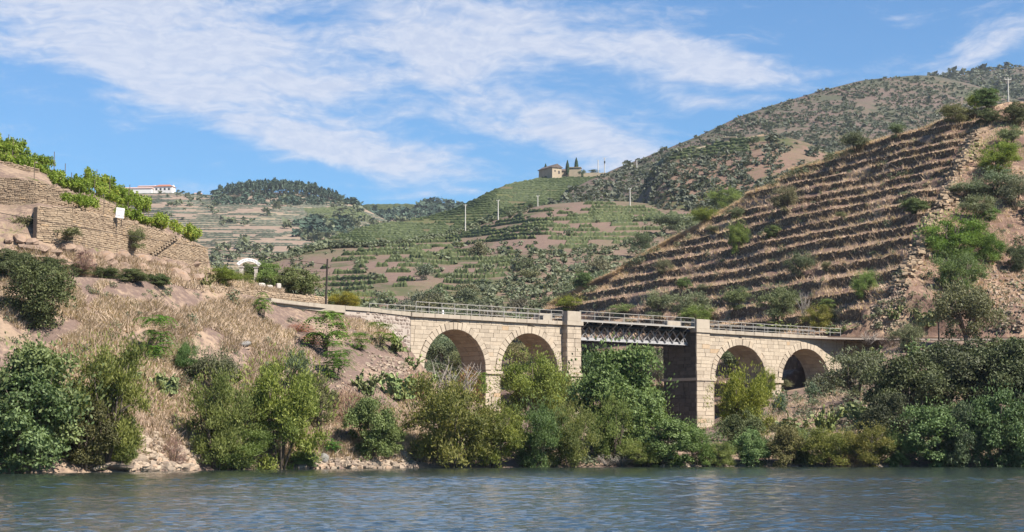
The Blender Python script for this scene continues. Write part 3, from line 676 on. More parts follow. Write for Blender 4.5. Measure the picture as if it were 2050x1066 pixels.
# pillars that carry the girder
def pillar(s0, s1, sl, zb, zimp, vis_left):
    """s0..s1 front above the string course, sl right edge below it"""
    o = MB(); o.box(s0 + 0.05, s1 - 0.05, -0.65, WID + 0.65, zb - 1.0, ZT); o.box(s0 + 0.05, sl - 0.05, -0.65, WID + 0.65, zb - 1.0, zimp - 0.2)
    po = o.build('pillar', M['mortar'], bridge)
    z = ZT
    while z > zb - 0.3:
        h = random.choice([0.36, 0.40, 0.42, 0.46])
        r = s1 if z - h > zimp - 0.35 else sl
        q = z - h + 0.006, z - 0.006
        cut = s0 + (r - s0) * random.uniform(0.3, 0.7)
        for a, b in ((s0, cut), (cut, r)):
            stone(po, [(a + .008, q[0]), (b - .008, q[0]), (b - .008, q[1]), (a + .008, q[1])], (0, -0.7, 0), EX, EZ, -EY, random.uniform(0.0, 0.06), -0.15, 0.03,
                  np.clip(random.gauss(0.45, 0.2), 0, 0.75) if random.random() > .08 else .9)
        # side that faces the creek mouth or the arch
        y = -0.62
        while y < WID + 0.5:
            y1 = min(y + random.uniform(0.5, 1.1), WID + 0.66)
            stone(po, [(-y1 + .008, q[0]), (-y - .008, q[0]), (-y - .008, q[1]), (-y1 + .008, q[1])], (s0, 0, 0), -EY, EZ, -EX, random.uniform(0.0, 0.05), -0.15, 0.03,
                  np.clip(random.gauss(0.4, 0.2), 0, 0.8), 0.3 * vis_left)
            y = y1
        y = -0.62
        while y < WID + 0.5:
            y1 = min(y + random.uniform(0.5, 1.1), WID + 0.66)
            stone(po, [(y + .008, q[0]), (y1 - .008, q[0]), (y1 - .008, q[1]), (y + .008, q[1])], (r, 0, 0), EY, EZ, EX, random.uniform(0.0, 0.05), -0.15, 0.03,
                  np.clip(random.gauss(0.4, 0.2), 0, 0.8), 0.02)
            y = y1
        z -= h
    mb = MB(); mb.box(s0 - 0.12, max(s1, sl) + 0.12, -0.86, WID + 0.82, zimp - 0.28, zimp, 0.4); mb.build('string_course', M['ashlar'], po)
    mb = MB(); mb.box(s0 - 0.14, s1 + 0.14, -0.88, -0.0, ZT + 0.0, ZD, 0.5); mb.build('cornice', M['cap'], po)
    mb = MB(); mb.prism([(s0 + .02, ZD + 0.002), (s1 - .02, ZD + 0.002), (s1 - .02, ZD + 0.95), (s0 + .02, ZD + 0.95)], (0, 0, 0), EX, EZ, -EY, 0.76, -0.05, 0.04, 0.6)
    mb.build('parapet_block', M['cap'], po)
    mb = MB(); mb.prism([(s0 + .02, ZD + 0.002), (s1 - .02, ZD + 0.002), (s1 - .02, ZD + 0.95), (s0 + .02, ZD + 0.95)], (0, WID + .5, 0), EX, EZ, -EY, 0.5, -0.3, 0.04, 0.6)
    mb.build('parapet_block', M['cap'], po)
    return po
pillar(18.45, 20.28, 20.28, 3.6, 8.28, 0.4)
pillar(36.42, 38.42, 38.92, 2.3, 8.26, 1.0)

def cornice(par, s0, s1, y0):
    s = s0
    while s < s1 - 0.05:
        e = min(s + random.uniform(1.1, 1.6), s1); d = random.uniform(-0.02, 0.02)
        if s1 - e < 0.4: e = s1
        mb = MB(); mb.prism([(s + .006, ZT + 0.004), (e - .006, ZT + 0.004), (e - .006, ZD - 0.002 + d * .4), (s + .006, ZD + d * .4)], (0, y0, 0), EX, EZ, -EY, 0.27 + d, -0.5, 0.05, np.clip(random.gauss(.4, .25), 0, 1))
        mb.build('cornice_stone', M['cap'], par); s = e
cornice(left, -0.05, 18.3, 0.0); cornice(right, 38.57, 61.05, 0.0)
mb = MB(); mb.box(0, 18.4, 0.5, WID + 0.25, ZT + .004, ZD - 0.2, 0.4); mb.build('deck_slab', M['cap'], left)
mb = MB(); mb.box(38.5, 61, 0.5, WID + 0.25, ZT + .004, ZD - 0.2, 0.4); mb.build('deck_slab', M['cap'], right)

# iron lattice girders, cross members and walkway
def girder(y, front):
    g = put('lattice_girder', None, bridge)
    s0, s1, zb, zt = 20.3, 36.4, 11.62, 13.02
    mb = MB(); mb.box(s0, s1, y - 0.16, y + 0.16, zt - 0.02, zt + 0.07); mb.box(s0, s1, y - 0.02, y + 0.02, zt - 0.26, zt - 0.02); mb.build('top_chord', M['irondark'], g)  # top chord coloured dark to stand for the shadow of the deck above
    mb = MB(); mb.box(s0, s1, y - 0.16, y + 0.16, zb - 0.06, zb); mb.box(s0, s1, y - 0.02, y + 0.02, zb, zb + 0.24); mb.build('bottom_chord', M['iron'], g)
    n = 15; dx = (s1 - s0) / n
    for i in range(n):
        a = s0 + i * dx
        for p, q, o in (((a, zb + .1), (a + dx, zt - .1), -0.05), ((a + dx, zb + .1), (a, zt - .1), -0.09 if front else 0.05)):
            mb = MB(); mb.bar((p[0], y + o, p[1]), (q[0], y + o, q[1]), 0.035, 0.17, up=(0, 1, 0)); mb.build('lattice_bar', M['iron'], g)
        if i % 2 == 0:
            mb = MB(); mb.box(a + dx / 2 - .05, a + dx / 2 + .05, y - 0.03, y + 0.03, zb, zt); mb.build('upright_bar', M['iron'], g)
    return g
girder(0.6, True); girder(2.95, False)
for i in range(16):
    s = 20.6 + i * 1.03
    mb = MB(); mb.box(s, s + .12, 0.2, 3.1, 13.09, 13.28); mb.build('cross_beam', M['irondark'], bridge)
    mb = MB(); mb.box(s + .3, s + .4, 0.3, 3.0, 11.45, 11.56); mb.build('bottom_beam', M['irondark'], bridge)
mb = MB(); mb.box(20.29, 36.4, -0.45, 3.75, 13.30, 13.38); mb.build('deck_plate', M['irondark'], bridge)
wk = MB(); wk.box(20.2, 36.5, -0.52, -0.46, 13.28, 13.42); wk.build('walkway_edge', M['rail'], bridge)
for i in range(8):
    s = 21.35 + i * 2.0
    mb = MB(); mb.box(s - .05, s + .05, -0.50, 0.2, 13.16, 13.275); mb.bar((s, 0.18, 12.75), (s, -0.42, 13.16), 0.05, 0.06, up=(1, 0, 0)); mb.build('walkway_bracket', M['rail'], bridge)

def railing(s0, s1, y, z, n, h=0.98):
    g = put('railing', None, bridge)
    for i in range(n):
        s = s0 + (s1 - s0) * i / (n - 1)
        mb = MB(); mb.tube([(s, y, z), (s, y, z + h)], 0.032, 5); mb.build('post', M['rail'], g)
    for k in (1.0, 0.52):
        mb = MB(); mb.tube([(s0, y, z + h * k), (s1, y, z + h * k)], 0.028, 5); mb.build('rail', M['rail'], g)
railing(0.5, 18.4, -0.14, ZD, 13); railing(20.3, 36.4, -0.48, 13.42, 9, 0.86); railing(38.5, 60.2, -0.14, ZD, 13, 0.9)
railing(-2.0, 20, 3.4, ZD, 12, 0.9); railing(20.3, 36.4, 3.7, 13.38, 9, 0.86); railing(38.5, 60, 3.4, ZD, 12, 0.9)

# the 300 stones that show largest are parts of their wall or pillar, the rest one part each
STONES.sort(key=lambda q: -q[0])
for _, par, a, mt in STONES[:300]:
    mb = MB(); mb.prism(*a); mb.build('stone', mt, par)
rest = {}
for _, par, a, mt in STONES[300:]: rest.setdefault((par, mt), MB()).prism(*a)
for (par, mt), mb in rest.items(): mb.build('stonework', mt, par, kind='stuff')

mb = MB(); mb.prism([(-.09, 0), (.09, 0), (.09, .34), (.04, .42), (-.04, .42), (-.09, .34)], (0, 0, 0), EX, EZ, -EY, .06, -.06, .01, .5)
put('marker_post', mb.mesh('marker_post', M['white']), None, 'small white marker stone on the edge of the left arches behind the railing', 'marker', loc=bw(3.9, 0.22, ZD - .01), rot=BANG)
mb = MB(); mb.box(-.16, .16, -.12, .12, 0, .42); mb.box(-.2, .2, -.15, .15, .42, .47)
put('signal_box', mb.mesh('signal_box', M['irondark']), None, 'small dark trackside box behind the railing near the left pillar', 'box', loc=bw(16.0, 0.3, ZD - .01), rot=BANG)
# ================================================================== walls beside the track
def wall_frame(p, q):
    p, q = np.asarray(p[:2], float), np.asarray(q[:2], float); d = q - p; L = np.linalg.norm(d); d /= L
    return p, d, L, np.array([d[1], -d[0]])            # right-hand normal: towards the river when walking away from the camera
def rubble_wall(root, p, q, zt, zb, thick, mat_core, mat_st, sw, sh, proud, ch=0.03, stuff=True, gap=0.02, drop=0.0, jit=0.25, name='stone', ctone=0.4, lump=0.0, maxparts=300, flip=False):
    """a dry wall between p and q: zt, zb = (height at p, at q) of top and foot; its stones stand proud of a core"""
    o, d, L, n = wall_frame(p, q)
    if flip: n = -n
    d3, n3 = np.array([d[0], d[1], 0]), np.array([n[0], n[1], 0]); o3 = np.array([o[0], o[1], 0])
    zt_ = lambda a: zt[0] + (zt[1] - zt[0]) * a / L; zb_ = lambda a: zb[0] + (zb[1] - zb[0]) * a / L
    mb = MB(); m = max(2, int(L / 1.0)); V = []
    for i in range(m + 1):
        a = L * i / m; top = zt_(a) - 0.04 + random.uniform(-lump, lump) * .5
        for off, z in ((0, zb_(a)), (0, top), (-thick, top), (-thick, zb_(a))): V.append(o3 + d3 * a + n3 * off + EZ * z)
    fs = []
    for i in range(m):
        for k in range(3): fs.append((i * 4 + k, (i + 1) * 4 + k, (i + 1) * 4 + k + 1, i * 4 + k + 1))
    fs += [(3, 2, 1, 0), (m * 4, m * 4 + 1, m * 4 + 2, m * 4 + 3)]
    mb.add(V, fs, ctone); core_o = mb.build('wall_core', mat_core, root)
    out = []
    hmax = max(zt[0] - zb[0], zt[1] - zb[1]); z = 0.0
    ex = d3 if np.dot(np.cross(d3, EZ), n3) > 0 else -d3
    sgn = 1 if ex is d3 else -1
    while z < hmax:
        h = sh * random.uniform(0.75, 1.3); a = random.uniform(-sw, 0)
        while a < L:
            w = sw * random.uniform(0.55, 1.5); b = a + w; a_, b_ = max(a, 0.0), min(b, L)
            if b_ - a_ > sw * .25 and random.random() > drop:
                zm = zt_((a_ + b_) / 2)
                t = zm - z + random.uniform(-lump, lump) * (z == 0); u = t - h
                if u > zb_((a_ + b_) / 2) - 0.2:
                    j = lambda k=1.0: random.uniform(-jit, jit) * sh * .5 * k
                    x0, x1 = a_ + gap, b_ - gap; u += gap; t -= gap
                    pts = [(x0, u + j()), ((x0 + x1) / 2, u + j(.6)), (x1, u + j()), (x1 + j(.4), (u + t) / 2), (x1, t + j()), ((x0 + x1) / 2, t + j(.6)), (x0, t + j())]
                    if sgn < 0: pts = [(-x, y) for x, y in pts][::-1]
                    out.append((pts, o3, ex, EZ, n3, proud * random.uniform(0.3, 1.3), -0.06, ch, np.clip(random.gauss(.45, .25), 0, 1)))
            a = b
        z += h
    if stuff:
        mb = MB()
        for a in out: mb.prism(*a)
        mb.build('stonework', mat_st, root, kind='stuff')
    else:
        out.sort(key=lambda a: -abs(a[0][0][0] - a[0][2][0]) * abs(a[0][4][1] - a[0][2][1]))
        for a in out[:maxparts]:
            mb = MB(); mb.prism(*a); mb.build(name, mat_st, root)
        if out[maxparts:]:
            mb = MB()
            for a in out[maxparts:]: mb.prism(*a)
            mb.build('stonework', mat_st, root, kind='stuff')
    return core_o

TRK = [(-280, 124), (0, 130), (140, 132), (270, 135.5), (340, 139), (411, 143), (500, 149), (560, 153), (640, 158), (690, 160.2), (740, 162.6)]
def trk(px): D = np.interp(px, [p for p, _ in TRK], [d for _, d in TRK]); return np.array([az_of(px) * D, D])
# left retaining wall: mortared rubble under a pale coping, from the embankment to the first arch
ra = put('retaining_wall', None, None, 'purple rubble retaining wall under a pale coping, joining the left end of the stone arches', 'wall')
pts = [bw(-0.02, 0.0, 0)[:2], trk(740) + [0, -0.2], trk(690) + [0, -0.2]]
zb = [9.3, 11.9, 12.6]
for i in range(2):
    rubble_wall(ra, pts[i + 1], pts[i], (ZD - 0.34, ZD - 0.34), (zb[i + 1] - .6, zb[i] - .8), 3.5, M['limewash'], M['rubble'], 0.5, 0.30, 0.05, 0.04, False, 0.05, 0.22, 0.5, maxparts=150)
cpts = [bw(-0.06, -0.02, 0)[:2], trk(740) + [0, -0.25], trk(690) + [0, -0.25], trk(640) + [0, -0.1], trk(590) + [0, -0.1], trk(540) + [0, -0.1]]
for i in range(len(cpts) - 1):
    o, d, L, n = wall_frame(cpts[i + 1], cpts[i]); m = max(1, int(L / 1.6))
    for k in range(m):
        a, b = L * k / m + .01, L * (k + 1) / m - .01; mb = MB(); dz = random.uniform(-.03, .03)
        P = lambda t, off, z: (o[0] + d[0] * t + n[0] * off, o[1] + d[1] * t + n[1] * off, z)
        v = [P(a, .1, ZD - .6), P(b, .1, ZD - .6), P(b, -.5, ZD - .6), P(a, -.5, ZD - .6), P(a, .1, ZD + dz), P(b, .1, ZD + dz), P(b, -.5, ZD + dz), P(a, -.5, ZD + dz)]
        if i < 2: v = [(x, y, z if z > ZD - .3 else ZD - .335) for x, y, z in v]
        mb.add(v, [(3, 2, 1, 0), (4, 5, 6, 7), (0, 1, 5, 4), (1, 2, 6, 5), (2, 3, 7, 6), (3, 0, 4, 7)], random.random() * .6)
        mb.build('coping_stone', M['cap'], ra)
# right abutment wall
rb = put('retaining_wall', None, None, 'low coursed retaining wall at the right end of the bridge under the track', 'wall')
p0, p1 = bw(61.1, 0.35, 0)[:2], np.array([az_of(1785) * 210, 210.0])
rubble_wall(rb, p0, p1, (12.95, 12.95), (8.6, 11.9), 2.6, M['mortar'], M['schist'], 0.6, 0.27, 0.04, 0.03, False, 0.02, 0.03, 0.3, maxparts=150)
mb = MB(); mb.bar((p0[0], p0[1], 13.07), (p1[0], p1[1], 13.07), 0.5, 0.22); mb.build('coping', M['cap'], rb)

# low dry wall along the far side of the track on the left (dark top, tan stones)
def thing_wall(label, segs, zt, zb, mat=M['schist'], sw=0.34, sh=0.14, proud=0.06, lump=0.08, thick=0.5, cat='wall', core='schist', flip=False):
    r = put('stone_wall', None, None, label, cat)
    for i in range(len(segs) - 1):
        rubble_wall(r, segs[i], segs[i + 1], (zt[i], zt[i + 1]), (zb[i], zb[i + 1]), thick, M[core], mat, sw, sh, proud, 0.025, True, 0.012, 0.02, 0.4, lump=lump, ctone=0.35, flip=flip)
    return r
def bp(px, D): return np.array([az_of(px) * D, D])
thing_wall('low dry-stone wall beside the track in front of the ruined farm gate', [bp(405, 149), bp(520, 157), bp(655, 165.5)], [z_of(569, 149), z_of(582, 157), z_of(595, 165.5)], [12.9, 12.9, 12.9])
# vineyard walls on the left hill
w1 = thing_wall('long lit dry-stone vineyard wall below the white sign', [bp(139, 140.7), bp(270, 150.2), bp(340, 156.1), bp(413, 162.6)], [z_of(417, 140.7), z_of(446, 150.2), z_of(471, 156.1), z_of(497, 162.6)], [16.2, 16.6, 16.4, 16.3])
thing_wall('dark return end of the lower vineyard wall, facing left in shade', [bp(68, 138.6), bp(138.5, 140.75)], [z_of(413, 138.6), z_of(417, 140.75)], [z_of(478, 138.6), z_of(490, 140.75)], sh=0.14, sw=0.5)
thing_wall('upper vineyard wall above the white sign, vines along its top', [bp(-60, 145.9), bp(62, 145.9), bp(140, 146.6), bp(275, 156.6)], [z_of(350, 145.9), z_of(361, 145.9), z_of(386, 146.6), z_of(427, 156.6)], [z_of(425, 145.9), z_of(418, 145.9), z_of(418, 146.6), z_of(446, 156.6)])
thing_wall('topmost short dry-stone wall of the left vineyard', [bp(-60, 152), bp(70, 153.0)], [z_of(312, 152), z_of(338, 153)], [z_of(362, 152), z_of(362, 153)])
thing_wall('broken low dry-stone wall beside the cactus near the farm gate', [bp(420, 158), bp(462, 160)], [z_of(543, 158), z_of(552, 160)], [z_of(562, 158), z_of(566, 160)], lump=.2)
for i in range(11):                                     # flying steps in the long wall
    px = 298 + i * 4.7; D = np.interp(px, [270, 340, 413], [150.2, 156.1, 162.6]) - 0.12; y = 507 - i * 3.4
    mb = MB(); P = bp(px, D); z = z_of(y, D)
    mb.box(-0.28, 0.28, -0.55, 0.3, -0.07, 0.07); mb.box(-0.26, 0.26, -0.3, 0.3, -0.26, -0.08)
    mb.build('step', M['schist'], w1, loc=(P[0], P[1], z), rot=random.uniform(-.1, .1))
# ruined farm walls near the gate
thing_wall('ruined rendered wall below the right gate pillar, pale broken end', [bp(486, 164.5), bp(512, 166.5)], [z_of(564, 164.5), z_of(566, 166.5)], [z_of(588, 164.5), z_of(590, 166.5)], lump=.25)
def pale_pier(label, px, yt, yb, w, D):
    P = bp(px, D); z0, z1 = z_of(yb, D), z_of(yt, D); mb = MB()
    mb.prism([(-w / 2, 0), (w / 2, 0), (w / 2 * .96, (z1 - z0) * .93), (w * .1, z1 - z0), (-w / 2, (z1 - z0) * .97)], (0, 0, 0), EX, EZ, -EY, 0.25, -0.25, 0.05, .5)
    put('wall_stub', mb.mesh('wall_stub', M['grime']), None, label, 'wall', loc=(P[0], P[1], z0), rot=0.35)
pale_pier('pale plastered wall stub, nearest to the farm gate', 522, 567, 590, 0.6, 166)
pale_pier('pale plastered wall stub right of the one by the gate', 538, 571, 592, 0.5, 166)
pale_pier('small white block of ruin beside the bushes', 556, 568, 579, 0.4, 168)

# ================================================================== track
def path_pts():
    L = []
    for px in (-280, 0, 140, 270, 340, 411, 500, 560, 640, 690):
        p = trk(px); L.append(np.array([p[0] - 0.6, p[1] + 2.2]))
    for s in (-6, 0, 10, 20, 30, 40, 50, 61): L.append(bw(s, 1.75, 0)[:2])
    for px in (1760, 1850, 1950, 2050, 2200, 2340): L.append(bp(px, 210.2))
    out = []
    for i in range(len(L) - 1):
        n = max(1, int(np.linalg.norm(L[i + 1] - L[i]) / 3)); out += [L[i] + (L[i + 1] - L[i]) * k / n for k in range(n)]
    out.append(L[-1]); A = np.array(out)
    for _ in range(6): A[1:-1] = (A[:-2] + A[1:-1] * 2 + A[2:]) / 4
    return A
TP = path_pts(); TT = np.gradient(TP, axis=0); TT /= np.linalg.norm(TT, axis=1, keepdims=True); TNN = np.stack([TT[:, 1], -TT[:, 0]], 1)
track = put('railway_track', None, None, 'single railway track running along the embankment and over the bridge', 'railway track')
for sgn in (-1, 1):
    mb = MB(); Q = TP + TNN * 0.8 * sgn
    for i in range(len(Q) - 1): mb.bar((*Q[i], 13.20), (*Q[i + 1], 13.20), 0.07, 0.15)
    mb.build('rail', M['steel'], track)
V = []; 
for p, n in zip(TP, TNN):
    for o, z in ((1.75, 12.9), (1.15, 13.12), (-1.15, 13.12), (-1.75, 12.9)): V.append((*(p + n * o), z))
m = len(TP); fs = [(i * 4 + k, (i + 1) * 4 + k, (i + 1) * 4 + k + 1, i * 4 + k + 1) for i in range(m - 1) for k in range(3)]
mb = MB(); mb.add(V, fs); mb.build('ballast', M['ballast'], track)

# ================================================================== poles, wires, gate, sign
def tele_pole(label, px, yt, yb, D, lean=0.0):
    P = bp(px, D); z0, z1 = z_of(yb, D), z_of(yt, D); h = z1 - z0
    r = put('telegraph_pole', None, None, label, 'pole', loc=(P[0], P[1], z0 - .3))
    mb = MB(); mb.tube([(0, 0, 0), (lean * .5, 0, h * .5), (lean, 0, h + .3)], [0.10, 0.09, 0.075], 7); mb.build('shaft', M['wood'], r)
    mb = MB(); mb.tube([(lean + .05, -.02, h - .4), (lean + .28, -.02, h - .45), (lean + .3, -.02, h - .2)], 0.02, 5)
    mb.tube([(lean * .7 + .05, -.02, h - 1.0), (lean * .7 + .24, -.02, h - 1.05), (lean * .7 + .26, -.02, h - .8)], 0.02, 5); mb.build('bracket', M['wood'], r)
    return np.array([P[0] + lean, P[1], z0 + h - .1])
t1 = tele_pole('dark wooden telegraph pole at the left end of the bridge', 651, 519, 612, 158.4, 0.12)
t2 = tele_pole('dark wooden telegraph pole at right before the big olive tree', 1880, 594, 676, 207.8, 0.05)
def wire(label, a, b, sag, rad=0.018):
    pts = [a + (b - a) * t - EZ * sag * 4 * t * (1 - t) for t in np.linspace(0, 1, 24)]
    mb = MB(); mb.tube(pts, rad, 4); put('wire', mb.mesh('wire', M['wood']), None, label, 'wire')
wa = np.array([*bp(-290, 122), z_of(372, 122)])
wire('upper telegraph wire crossing the left vineyard walls to the pole', wa, t1 + EZ * -.35, 0.35, 0.022)
wire('lower telegraph wire ending at the pole below the farm gate', np.array([*bp(-290, 122.5), z_of(392, 122.5)]), t1 - EZ * 1.0, 0.9, 0.014)
wire('thin telegraph wire at right over the rocky slope', t2 - EZ * .1, np.array([*bp(2340, 206), z_of(625, 206)]), 0.5, 0.014)

def conc_pole(label, px, yt, yb, D, arm=False, group=None, r=0.15):
    P = bp(px, D); z0, z1 = z_of(yb, D), z_of(yt, D); h = z1 - z0
    o = put('utility_pole', None, None, label, 'utility pole', group, loc=(P[0], P[1], z0 - .8))
    mb = MB(); mb.tube([(0, 0, 0), (0, 0, h + .8)], [r * 1.5, r], 7); mb.build('shaft', M['concrete'], o)
    mb = MB(); w = 1.3 if arm else 0.55
    mb.box(-w, w, -.06, .06, h + .5, h + .62)
    for x in (-w * .9, 0, w * .9): mb.tube([(x, 0, h + .62), (x, 0, h + .95)], .07, 5)
    mb.build('crossarm', M['concrete'], o)
    if arm:
        mb = MB(); mb.box(-.4, .4, -.7, -.2, h - 2.6, h - 1.2); mb.build('transformer', M['hole'], o)
G = 'pale concrete utility poles on the hills'
conc_pole('tallest pale utility pole, leftmost, at the vineyard edge', 931, 410, 463, 632, group=G)
conc_pole('pale utility pole second from left above the pink earth bank', 997, 401, 441, 645, group=G)
conc_pole('short pale utility pole in front of the dark vineyard hill', 1077, 392, 414, 668, group=G, r=.13)
conc_pole('pale utility pole standing over the striped vine terraces', 1263, 377, 418, 655, group=G)
conc_pole('slim utility pole beside the transformer pole on the skyline', 1199, 321, 346, 1085, group=G, r=.22)
conc_pole('utility pole carrying a dark transformer on the skyline', 1212, 316, 346, 1088, True, group=G, r=.24)
conc_pole('small utility pole in the scrub right of the farmhouse', 1277, 321, 336, 1040, group=G, r=.2)
conc_pole('leaning pale utility pole at the top of the terraced hill', 2031, 157, 200, 300, group=G, r=.09)

def text_mesh(txt, size, mat, name='lettering'):
    c = bpy.data.curves.new(name, 'FONT'); c.body = txt; c.size = size; c.align_x = 'CENTER'; c.align_y = 'CENTER'; c.extrude = 0.004
    
    o = bpy.data.objects.new('tmp', c); COL.objects.link(o); bpy.context.view_layer.update()
    me = bpy.data.meshes.new_from_object(o.evaluated_get(bpy.context.evaluated_depsgraph_get())); bpy.data.objects.remove(o); me.name = name
    me.materials.clear(); me.materials.append(mat); return me
def build_sign():
    D = 151.0; px = 234; P = bp(px, D - 4.5); D = P[1]
    z0, z1 = z_of(437, D), z_of(416.5, D); w = 0.66; sh = -0.13
    r = put('sign_board', None, None, 'white square sign board with faded grey words standing among the vines', 'sign', loc=(P[0], P[1], z0), rot=0.0)
    r.rotation_euler = (0, R(6), R(26)); h = z1 - z0
    mb = MB(); mb.prism([(-w / 2, 0), (w / 2, 0), (w / 2, h), (-w / 2, h)], (0, 0, 0), EX, EZ, -EY, 0.02, -0.02, 0.008, .5); mb.build('board', M['white'], r)
    for x in (-w * .32, w * .32):
        mb = MB(); mb.box(x - .025, x + .025, .021, .07, -0.7, h * .9); mb.build('leg', M['wood'], r)
    for i, (tx, z, s) in enumerate((('QUINTA', .76, .155), ('DE', .5, .12), ('RONCÃO', .24, .15))):
        put('lettering', text_mesh(tx, s, M['print']), r, loc=(0, -.024, h * z), rot=(R(90), 0, 0))
build_sign()
def build_gate():
    D = 176.0; P0, P1 = bp(481, D - 0.5), bp(511, D); z0 = z_of(566, D); k = D / F
    r = put('gateway', None, None, 'white arched gateway with two square pillars at the ruined farm entrance', 'gate', loc=(P1[0], P1[1], z0 - .3))
    dx = np.array([P0[0] - P1[0], P0[1] - P1[1]])
    for q, nm in ((dx, 'pillar'), (np.zeros(2), 'pillar')):
        mb = MB(); mb.prism([(-.17, 0), (.17, 0), (.17, 1.64), (-.17, 1.64)], (q[0], q[1], 0), EX, EZ, -EY, .2, -.2, .02, .5); mb.build(nm, M['grime'], r)
        mb = MB(); mb.box(q[0] - .24, q[0] + .24, q[1] - .26, q[1] + .26, 1.65, 1.75); mb.build('pillar_cap', M['grime'], r)
    c = dx / 2; L = np.linalg.norm(dx); ang = math.atan2(-dx[1], -dx[0]); e1 = np.array([math.cos(ang), math.sin(ang), 0]); e2 = np.array([e1[1], -e1[0], 0])
    mb = MB(); hs = L / 2 + .24; n = 12; Rr = (hs * hs + .42 ** 2) / .84; a0 = math.asin(hs / Rr)
    for i in range(n):
        t0, t1 = -a0 + 2 * a0 * i / n, -a0 + 2 * a0 * (i + 1) / n
        g = lambda t, r: (r * math.sin(t), 1.82 + .42 - Rr + r * math.cos(t))
        mb.prism([g(t0, Rr), g(t1, Rr), g(t1, Rr + .30), g(t0, Rr + .30)], (c[0], c[1], 0), e1, EZ, e2, .06, -.06, .004, .5)
    mb.build('arch_board', M['white'], r)
    for i, ch in enumerate('QUINTA DO RONCÃO'):
        if ch != ' ':
            t = -a0 * .86 + 1.72 * a0 * i / 15
            p = np.array([c[0], c[1], 0]) + e1 * ((Rr + .15) * math.sin(t)) + EZ * (2.24 - Rr + (Rr + .15) * math.cos(t)) + e2 * .066
            put('lettering', text_mesh(ch, .19, M['print']), r, loc=p, rot=(R(90), t, ang))
build_gate()

# ================================================================== far buildings
def house(label, name, px, y, D, w, d, h, rh, rot, wall, roof, cat='building', windows=(), group=None, hip=False):
    """plain house: walls, pitched roof with its ridge along the width, window openings"""
    P = bp(px, D); z = z_of(y, D); r = put(name, None, None, label, cat, group, loc=(P[0], P[1], z), rot=rot)
    mb = MB()
    V = [(-w/2, -d/2, -4), (w/2, -d/2, -4), (w/2, d/2, -4), (-w/2, d/2, -4), (-w/2, -d/2, h), (w/2, -d/2, h), (w/2, d/2, h), (-w/2, d/2, h), (-w/2, 0, h + rh), (w/2, 0, h + rh)]
    mb.add(V, [(0, 1, 5, 4), (2, 3, 7, 6), (1, 2, 6, 9, 5), (3, 0, 4, 8, 7)], .5); mb.build('wall', wall, r)
    if rh > 0 or roof:
        e = .5; q = w * .22 if hip else -e; mb = MB(); k = rh / (d / 2) * e
        V = [(-w/2 - e, -d/2 - e, h - k + .1), (w/2 + e, -d/2 - e, h - k + .1), (w/2 - q, 0, h + rh + .15), (-w/2 + q, 0, h + rh + .15), (w/2 + e, d/2 + e, h - k + .1), (-w/2 - e, d/2 + e, h - k + .1)]
        V += [(x, yv, zv - .3) for x, yv, zv in V]
        mb.add(V, [(0, 1, 2, 3), (3, 2, 4, 5), (1, 4, 2), (0, 3, 5), (7, 6, 9, 8), (8, 9, 11, 10), (0, 6, 7, 1), (5, 4, 10, 11), (1, 7, 10, 4), (0, 5, 11, 6)], .5); mb.build('roof', roof, r)
    for (x, zz_, ww, hh, side) in windows:
        mb = MB()
        if side == 'f': mb.box(x - ww/2, x + ww/2, -d/2 - .06, -d/2 + .3, zz_, zz_ + hh)
        else: mb.box(-w/2 - .06 if side == 'l' else w/2 - .3, -w/2 + .3 if side == 'l' else w/2 + .06, x - ww/2, x + ww/2, zz_, zz_ + hh)
        mb.build('window', M['hole'], r)
    return r
# white winery on the far skyline
house('long low white winery wing with pale pink roof, leftmost on the far skyline', 'winery_wing', 268, 388, 1595, 28, 10, 4.0, 1.2, R(-4), M['white'], M['paleroof'])
house('middle white winery wing between the long wing and the red-roofed house', 'winery_wing', 293, 383, 1600, 17, 9, 3.6, 1.0, R(-6), M['white'], M['paleroof'])
house('white winery house with the red tiled roof on the far skyline', 'winery_house', 324, 385, 1598, 16, 10, 4.4, 1.8, R(-8), M['white'], M['tile'], windows=[(-5.5, 1.0, 1.6, 1.8, 'f'), (-1.8, 1.0, 1.6, 1.8, 'f'), (1.8, 1.0, 1.6, 1.8, 'f'), (5.5, 1.0, 1.6, 1.8, 'f')], hip=True)
house('white square tower at the left end of the far winery', 'winery_tower', 240, 388, 1593, 3.5, 3.5, 4.6, .8, 0, M['white'], M['paleroof'])
house('small white hut right of the far winery', 'hut', 392, 393, 1600, 6.0, 4, 2.0, .6, R(10), M['white'], M['paleroof'])
mb = MB(); P = bp(688, 1600); mb.box(-10.5, 10.5, -.4, .4, -3, 1.5)
put('wall', mb.mesh('wall', M['white']), None, 'long white wall on the far hillside right of the pine wood', 'wall', loc=(P[0], P[1], z_of(413, 1600)), rot=R(-4))
# farmhouse with cypresses on the vineyard hill
D = 1052
house('long dark-sided stone farmhouse with a lit gable on the vineyard hilltop', 'farmhouse', 1102, 353, D, 15.5, 6.0, 4.2, 1.6, R(-62), M['housestone'], M['darkroof'],
      windows=[(-1.2, 1.4, .7, 1.0, 'r'), (1.3, .4, .9, 1.7, 'r')])
house('low dark-roofed farm building between farmhouse and tower block', 'farm_building', 1131, 351, D + 6, 9, 6, 2.2, 1.2, R(4), M['housestone'], M['darkroof'])
house('square tan stone block at the right end of the farm', 'farm_building', 1152, 351, D + 2, 6.5, 6, 4.0, .05, R(-6), M['housestone'], M['housestone'])
mb = MB(); P = bp(1200, D + 4); mb.box(-8.5, 8.5, -.4, .4, -2, 1.6, .6); put('wall', mb.mesh('wall', M['housestone']), None, 'long stone wall running right from the hilltop farm', 'wall', loc=(P[0], P[1], z_of(352, D + 4)), rot=R(-3))
